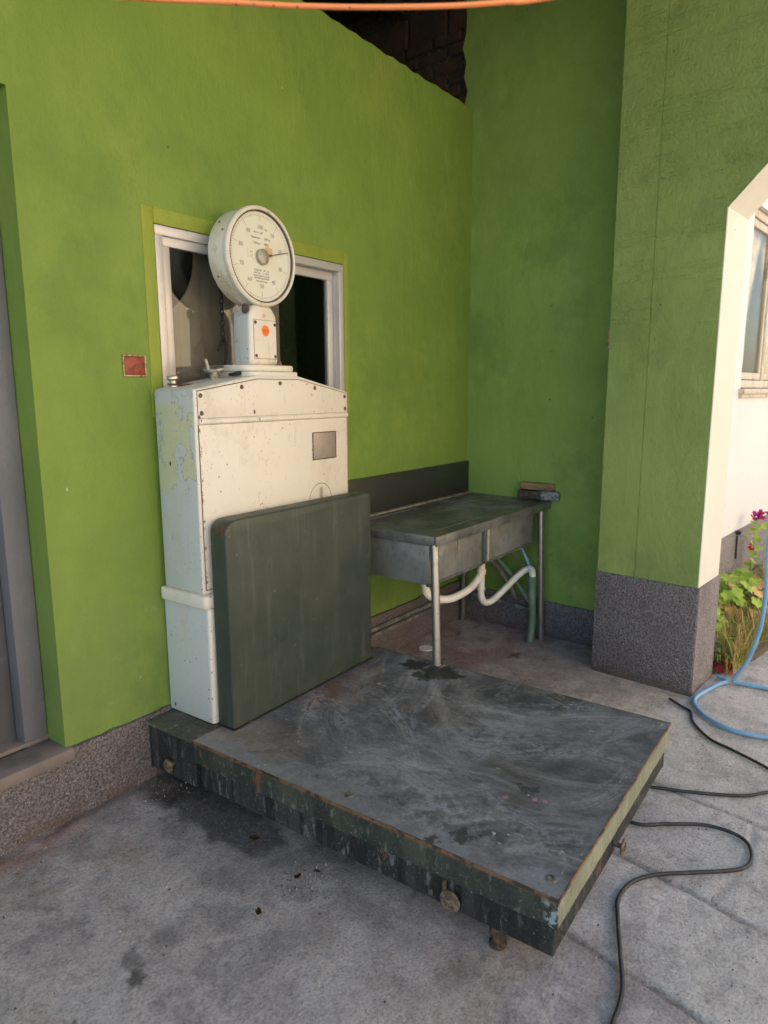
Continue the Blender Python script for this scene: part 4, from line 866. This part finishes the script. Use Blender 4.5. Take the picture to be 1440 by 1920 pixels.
# drain pipes: ribbed flexible plastic
rib = lambda L: .0195+.0022*math.sin(L*2*math.pi/.0085)
bm = bmesh.new(); tube(bm, [(.295, -.35, .600), (.297, -.35, .52), (.31, -.352, .465), (.36, -.355, .428), (.44, -.36, .395), (.56, -.36, .372), (.70, -.36, .375), (.80, -.358, .392), (.885, -.352, .425)], rib, 14, 40); obj('drain_pipe', bm, PVC, snk)
bm = bmesh.new(); lathe(bm, [(0, 0), (.024, 0), (.026, .01), (.02, .02), (.02, .09), (.026, .1), (.027, .125), (.021, .13), (.021, .17), (.03, .18), (.031, .205), (.02, .22), (.02, .27), (0, .27)], (.903, -.35, .335), 'Z', 20); obj('drain_trap', bm, PVC, snk)
bm = bmesh.new(); tube(bm, [(.903, -.35, .345), (.905, -.352, .295), (.925, -.36, .258), (.965, -.372, .248), (1.01, -.388, .264), (1.07, -.425, .318), (1.13, -.47, .385), (1.165, -.51, .425), (1.16, -.545, .435), (1.13, -.57, .415), (1.115, -.575, .385)], lambda L: .019+.001*math.sin(L*2*math.pi/.009), 14, 24); obj('drain_pipe', bm, PVC, snk)
bm = bmesh.new(); tube(bm, [(1.115, -.575, .40), (1.122, -.575, .30), (1.135, -.575, .18), (1.125, -.578, .08), (1.098, -.58, .0)], .0215, 16, 8); tube(bm, [(1.113, -.575, .405), (1.119, -.575, .345)], .026, 16, 1); obj('drain_hose', bm, GHOSE, snk)
# supply pipes and cords behind the sink
def line(name, pts, r, mt, label, cat, seg=10, sm=8, group=None):
    bm = bmesh.new(); tube(bm, pts, r, seg, sm); return tag(obj(name, bm, mt), label, cat, group)
line('water_pipe', [(.0, -.034, .205), (.6, -.034, .203), (1.26, -.034, .198)], .013, COND, 'upper of two grey pipes running low along the lime green wall behind the sink', 'pipe')
line('water_pipe', [(.0, -.036, .172), (.6, -.036, .170), (1.255, -.036, .164)], .0125, COND, 'lower of two grey pipes running low along the lime green wall behind the sink', 'pipe')
line('water_pipe', [(1.268, -.08, .175), (1.25, -.35, .165), (1.235, -.60, .150)], .011, COND, 'grey pipe lying along the plinth of the darker back wall', 'pipe')
line('supply_hose', [(1.0, -.30, .62), (1.10, -.34, .50), (1.19, -.44, .33), (1.20, -.54, .19), (1.205, -.585, .05), (1.2, -.6, .012)], .014, GHOSE, 'green hose sloping down behind the white drain pipe', 'hose')
line('supply_hose', [(.98, -.26, .60), (1.08, -.30, .50), (1.18, -.36, .36), (1.225, -.42, .22)], .015, COND, 'grey hose running diagonally under the far basin', 'hose')
line('supply_hose', [(1.19, -.42, .62), (1.205, -.45, .56), (1.215, -.50, .46), (1.222, -.53, .36), (1.225, -.55, .25)], .009, BLUE, 'thin blue hose behind the far leg of the sink', 'hose')
line('cord', [(1.10, -.34, .605), (1.13, -.38, .56), (1.16, -.43, .50), (1.2, -.5, .42)], .004, RUST, 'thin brown cord under the far basin', 'cord')
# things on the sink
st = thing('stone_block', 'rough dark stone block half wrapped in pale foil at the far corner of the sink', 'block', (1.285, -.515, SZ+.003), R(98))
def rough_block(bm, x0, x1, y0, y1, z0, z1, j, seed, bev=.012):
    b2 = bmesh.new(); box(b2, x0, x1, y0, y1, z0, z1, bev, 3); bmesh.ops.subdivide_edges(b2, edges=[e for e in b2.edges if e.calc_length() > .03], cuts=7, use_grid_fill=True); rr = random.Random(seed)
    for v in b2.verts: v.co += Vector((rr.uniform(-j, j), rr.uniform(-j, j), rr.uniform(-j, j)))
    merge(bm, b2)
bm = bmesh.new(); rough_block(bm, -.14, .11, -.052, .055, 0, .056, .0028, 1); obj('block', bm, STONE, st)
bm = bmesh.new(); rough_block(bm, -.145, -.03, -.055, .058, .001, .058, .0028, 2); obj('foil_wrap', bm, FOIL, st)
bm = bmesh.new(); rough_block(bm, -.105, .105, -.045, .045, 0, .042, .0016, 3, .01)
b_ = obj('wooden_scrubber', bm, [WOOD])
b_.location = (1.285, -.52, SZ+.0625); b_.rotation_euler = (R(1), R(-1), R(103)); tag(b_, 'brown wooden block lying on top of the foil-wrapped stone', 'block')
# floor drain cover
bm = bmesh.new(); lathe(bm, [(0, .003), (.03, .003), (.036, .0045), (.042, .004), (.045, 0)], (.652, -.13, 0), 'Z', 28); tag(obj('drain_cover', bm, PVC), 'round white drain cover on the red floor under the sink', 'drain')

# ------------------------------------------------------------------ hoses and cables
line('power_cable', [(.765, -1.469, .012), (.722, -1.536, .008), (.688, -1.585, .008), (.584, -1.62, .007), (.469, -1.711, .007), (.425, -1.803, .007), (.35, -1.945, .008), (.27, -2.02, .008), (.19, -2.01, .008), (.157, -1.975, .008), (.087, -1.915, .008), (.028, -1.82, .008), (-.021, -1.718, .008), (-.055, -1.635, .008), (-.10, -1.50, .008), (-.20, -1.42, .008), (-.30, -1.50, .008), (-.326, -1.636, .008), (-.265, -1.724, .008), (-.195, -1.828, .008), (-.183, -1.911, .008), (-.21, -1.966, .008), (-.274, -1.991, .008), (-.34, -1.987, .008), (-.392, -1.95, .008), (-.472, -1.857, .008), (-.551, -1.766, .008), (-.628, -1.716, .008), (-.718, -1.705, .008), (-.796, -1.727, .008), (-.925, -1.776, .008), (-1.023, -1.813, .008), (-1.09, -1.825, .008), (-1.16, -1.83, .008), (-1.35, -1.86, .008), (-1.6, -1.95, .008)],
     .0062, BLACK, 'black power cable winding over the concrete beside the scale platform', 'cable', 10, 8)
MP = Matrix.Translation((.926, -1.028, 0)) @ Matrix.Rotation(bcol, 4, 'Z')
def fromcol(u, v, z): return MP @ Vector((u, -v, z))
h = [fromcol(.20, .93, 2.657), fromcol(.24, .90, 2.3), fromcol(.28, .82, 1.7), fromcol(.28, .74, 1.2), fromcol(.28, .731, .80), fromcol(.28, .743, .544), fromcol(.28, .733, .323), fromcol(.28, .690, .142), (1.155, -1.685, .03), (1.16, -1.70, .014), (1.165, -1.76, .013), (1.176, -1.839, .013), (1.17, -2.0, .013), (1.1, -2.3, .013), (.95, -2.6, .013)]
line('garden_hose', h, .0105, BLUE, 'blue garden hose coming down beside the plants and turning right on the ground', 'hose', 14)
line('garden_hose', [(1.19, -1.60, .014), (1.15, -1.655, .013), (1.09, -1.63, .013), (.98, -1.60, .013), (.88, -1.575, .013), (.80, -1.575, .013), (.74, -1.60, .013), (.66, -1.66, .013), (.60, -1.76, .013), (.60, -1.86, .013), (.64, -1.99, .013), (.72, -2.2, .013), (.8, -2.6, .013)], .0105, BLUE, 'blue garden hose looping on the ground at the foot of the pillar', 'hose', 14)
line('orange_cable', [(-3.05, -.002, 2.60), (-2.3, -.50, 2.285), (-1.9, -.95, 2.185), (-1.66, -1.251, 2.163), (-1.589, -1.349, 2.157), (-1.524, -1.439, 2.155), (-1.452, -1.536, 2.157), (-1.396, -1.61, 2.163), (-1.351, -1.669, 2.170), (-1.1, -2.0, 2.235), (-.7, -2.5, 2.45), (-.3, -2.78, 2.9), (-.1, -2.74, 3.93)], .0046, ORANGE, 'orange cable slung across the porch overhead', 'cable', 12, 10)

# ------------------------------------------------------------------ dead leaves and scraps on the floor
def deadleaf(x, y, s, rz, label):
    bm = bmesh.new(); pts = []
    n = 10; rnd = random.Random(int(x*1000)+7)
    top = [bm.verts.new((s*math.cos(2*math.pi*k/n)*rnd.uniform(.6, 1.1), s*.5*math.sin(2*math.pi*k/n)*rnd.uniform(.6, 1.1), .006+.008*rnd.random())) for k in range(n)]
    c = bm.verts.new((0, 0, .004))
    for k in range(n): bm.faces.new((c, top[k], top[(k+1) % n]))
    bmesh.ops.solidify(bm, geom=bm.faces[:], thickness=.001)
    o = obj('dead_leaf', bm, DRYL, fix=True); o.location = (x, y, .002); o.rotation_euler = (0, 0, rz); tag(o, label, 'leaf', 'scraps on the concrete floor')
deadleaf(-1.395, -.882, .018, .9, 'brown curled dead leaf on the bare concrete left of the platform')
deadleaf(-1.22, -.872, .020, .2, 'blackish scrap nearest the middle of the platform side, among the crumbs'); deadleaf(-1.165, -.905, .014, 2, 'small dark scrap just right of the blackish scrap beside the platform')
deadleaf(-1.17, -.62, .022, 2.2, 'thin dark twig-like scrap close under the edge of the platform, near the damp stain')

rnd = random.Random(77); bm = bmesh.new()
def crumb(x, y, s):
    b2 = []; h = s*rnd.uniform(.3, .8)
    n = 5; a0 = rnd.random()*6
    base = [bm.verts.new((x+s*rnd.uniform(.6, 1)*math.cos(a0+6.283*k/n), y+s*rnd.uniform(.6, 1)*math.sin(a0+6.283*k/n), -.002)) for k in range(n)]
    top = bm.verts.new((x+rnd.uniform(-s, s)*.3, y+rnd.uniform(-s, s)*.3, h+.002)); mi = rnd.choice((0, 0, 1, 2))
    for k in range(n): bm.faces.new((base[k], base[(k+1) % n], top)).material_index = mi
for k in range(1500):
    q = rnd.random()
    if q < .30: x, y = rnd.uniform(-2.3, -1.1), -.03-abs(rnd.gauss(0, .05))
    elif q < .45: x, y = rnd.uniform(.1, 1.2), rnd.uniform(-.7, -.04)
    elif q < .62: x, y = rnd.uniform(-2.2, -1.1), rnd.uniform(-1.7, -.1)
    elif q < .80: x, y = rnd.uniform(-1.0, 1.0), rnd.uniform(-2.3, -1.68)
    elif q < .9: x, y = rnd.gauss(-1.1, .1), rnd.gauss(-.12, .05)
    else: x, y = rnd.gauss(-1.2, .06), rnd.gauss(-.89, .05)
    crumb(x, y, .0012+.003*rnd.random()**3)
GA = Mat('grit_dark', (.07, .055, .045), .9).done(); GB = Mat('grit_pale', (.5, .46, .4), .9).done()
tag(obj('grit', bm, [GA, DRYL, GB], smooth=0), 'fine grit and crumbs scattered on the concrete floor', 'grit', kind='stuff')
# ------------------------------------------------------------------ planting beyond the arch
bed = []
bm = bmesh.new()
prism(bm, [(1.27, -1.30), (1.24, -1.58), (1.6, -1.72), (2.4, -1.86), (4.2, -2.1), (4.2, -1.62)], 2, -.02, .035, .01); tag(obj('soil', bm, SOIL), None, None, kind='structure')
def lobed(bm, c, n_, r, lob=7, rnd=random, mi=0, cup=.18):
    n_ = Vector(n_).normalized(); a = n_.orthogonal().normalized(); b = n_.cross(a); ph = rnd.random()*6
    N = lob*4; ring = []
    for k in range(N):
        t = 2*math.pi*k/N; rr = r*(.86+.14*math.cos(lob*t)); rr *= (.55 if abs(t-math.pi) < .25 else 1)
        ring.append(bm.verts.new(c+(a*math.cos(t+ph)+b*math.sin(t+ph))*rr+n_*cup*r*(1+.35*math.cos(lob*t+1))))
    cv_ = bm.verts.new(c)
    for k in range(N):
        f = bm.faces.new((cv_, ring[k], ring[(k+1) % N])); f.material_index = mi
def geranium(x, y, z0, hgt, nl, spread, rnd, label, yellow=.2, flowers=0):
    t = thing('geranium', label, 'plant', (x, y, z0)); bm = bmesh.new(); bs = bmesh.new()
    for k in range(nl):
        a = rnd.uniform(0, 6.28); d = spread*rnd.random()**.6; zz = hgt*(.35+.65*rnd.random())*(1-.35*d/spread)
        c = Vector((d*math.cos(a), d*math.sin(a), zz)); nn = Vector((math.cos(a)*.5-.5, math.sin(a)*.5-.45, .9+rnd.random()*.3))
        lobed(bm, c, nn, rnd.uniform(.035, .06), 6, rnd, 1 if rnd.random() < yellow else 0)
        tube(bs, [(0, 0, .0), (c.x*.35, c.y*.35, zz*.6), c], .0022, 5, 3)
    obj('foliage', bm, [LEAF, LEAFY], t, smooth=60, fix=False); obj('stem', bs, LEAFD, t)
    for k in range(flowers):
        bm = bmesh.new(); a = rnd.uniform(0, 6.28); c = Vector((spread*.6*math.cos(a), spread*.6*math.sin(a), hgt*1.08))
        for q in range(14): lobed(bm, c+Vector((rnd.gauss(0, .013), rnd.gauss(0, .013), rnd.gauss(0, .011))), (rnd.gauss(0, 1), rnd.gauss(0, 1), 1), .011, 5, rnd)
        obj('flower', bm, PETR, t, smooth=60, fix=False)
rg = random.Random(3)
geranium(1.98, -1.50, .03, .36, 34, .17, rg, 'light green geranium with yellowing leaves beside the grey plinth behind the pillar', .28, 0)
geranium(2.30, -1.62, .03, .40, 40, .2, rg, 'bright green geranium with red flowers farther right behind the blue hose', .2, 3)
geranium(1.62, -1.42, .03, .26, 20, .12, rg, 'small green geranium close to the pillar', .1, 0)
# tall flowering stem
t = thing('tall_flower', 'tall thin stem with small leaves and a magenta flower head', 'flower', (2.62, -1.50, .03))
bm = bmesh.new(); tube(bm, [(0, 0, 0), (.02, -.01, .25), (.0, -.02, .45), (.03, -.03, .60)], .004, 6, 6); obj('stem', bm, LEAF, t)
bm = bmesh.new()
for k in range(16): lobed(bm, Vector((rg.gauss(.01, .04), rg.gauss(-.02, .03), .25+.34*k/16)), (rg.gauss(0, .5)-.4, rg.gauss(0, .5)-.4, 1), .032, 4, rg)
obj('foliage', bm, LEAF, t, smooth=60, fix=False)
bm = bmesh.new()
for q in range(30): lobed(bm, Vector((.03+rg.gauss(0, .02), -.03+rg.gauss(0, .02), .61+rg.gauss(0, .016))), (rg.gauss(0, 1), rg.gauss(0, 1), 1), .016, 5, rg)
obj('flower', bm, PETAL, t, smooth=60, fix=False)
# dry tangled grass (uncountable)
def blades(n, region, hgt, mats, name, label, seed, wd=.004):
    rnd = random.Random(seed); bm = bmesh.new()
    for k in range(n):
        x, y = region(rnd); a = rnd.uniform(0, 6.28); L_ = hgt*rnd.uniform(.4, 1.15); ben = rnd.uniform(.2, 1.1)
        d = Vector((math.cos(a), math.sin(a), 0)); s = d.cross(Vector((0, 0, 1)))*wd*rnd.uniform(.6, 1.6); p = Vector((x, y, .02)); pv = None; mi = rnd.randrange(len(mats))
        for q in range(5):
            tq = q/4; c = p+d*L_*ben*tq*tq*.7+Vector((0, 0, L_*tq*(1-.35*ben*tq))); w_ = s*(1-tq*.85)
            v = (bm.verts.new(c-w_), bm.verts.new(c+w_))
            if pv: f = bm.faces.new((pv[0], pv[1], v[1], v[0])); f.material_index = mi
            pv = v
    o = obj(name, bm, mats, fix=False, smooth=60); tag(o, label, 'grass', kind='stuff'); return o
def reg(rnd):
    t = rnd.random(); return 1.28+2.2*t+rnd.gauss(0, .04), -1.50-.20*t+rnd.uniform(-.17, .14)
blades(5200, reg, .23, [DRY, DRY, LEAF, LEAFY, DRY], 'dry_grass', 'tangled dry yellow-brown grass along the foot of the white house', 1)
t = thing('ivy_plant', 'dark green ivy clump at the base of the dry grass behind the pillar', 'plant', (1.36, -1.52, .03)); bm = bmesh.new()
for k in range(70):
    a = rg.uniform(0, 6.28); d = .13*rg.random()**.6; lobed(bm, Vector((d*math.cos(a), d*math.sin(a), rg.uniform(.0, .16))), (rg.gauss(0, .6)-.4, rg.gauss(0, .6)-.4, .8), rg.uniform(.012, .026), 3, rg)
obj('foliage', bm, LEAFD, t, smooth=60, fix=False)
t = thing('red_leaf_plant', 'low plant with dark red leaves at the foot of the pillar', 'plant', (1.30, -1.60, .012)); bm = bmesh.new()
for k in range(40):
    a = rg.uniform(0, 6.28); d = .06*rg.random()**.6; lobed(bm, Vector((d*math.cos(a), d*math.sin(a), rg.uniform(.0, .05))), (rg.gauss(0, .6)-.4, rg.gauss(0, .6)-.4, .8), rg.uniform(.012, .024), 4, rg)
obj('foliage', bm, REDL, t, smooth=60, fix=False)
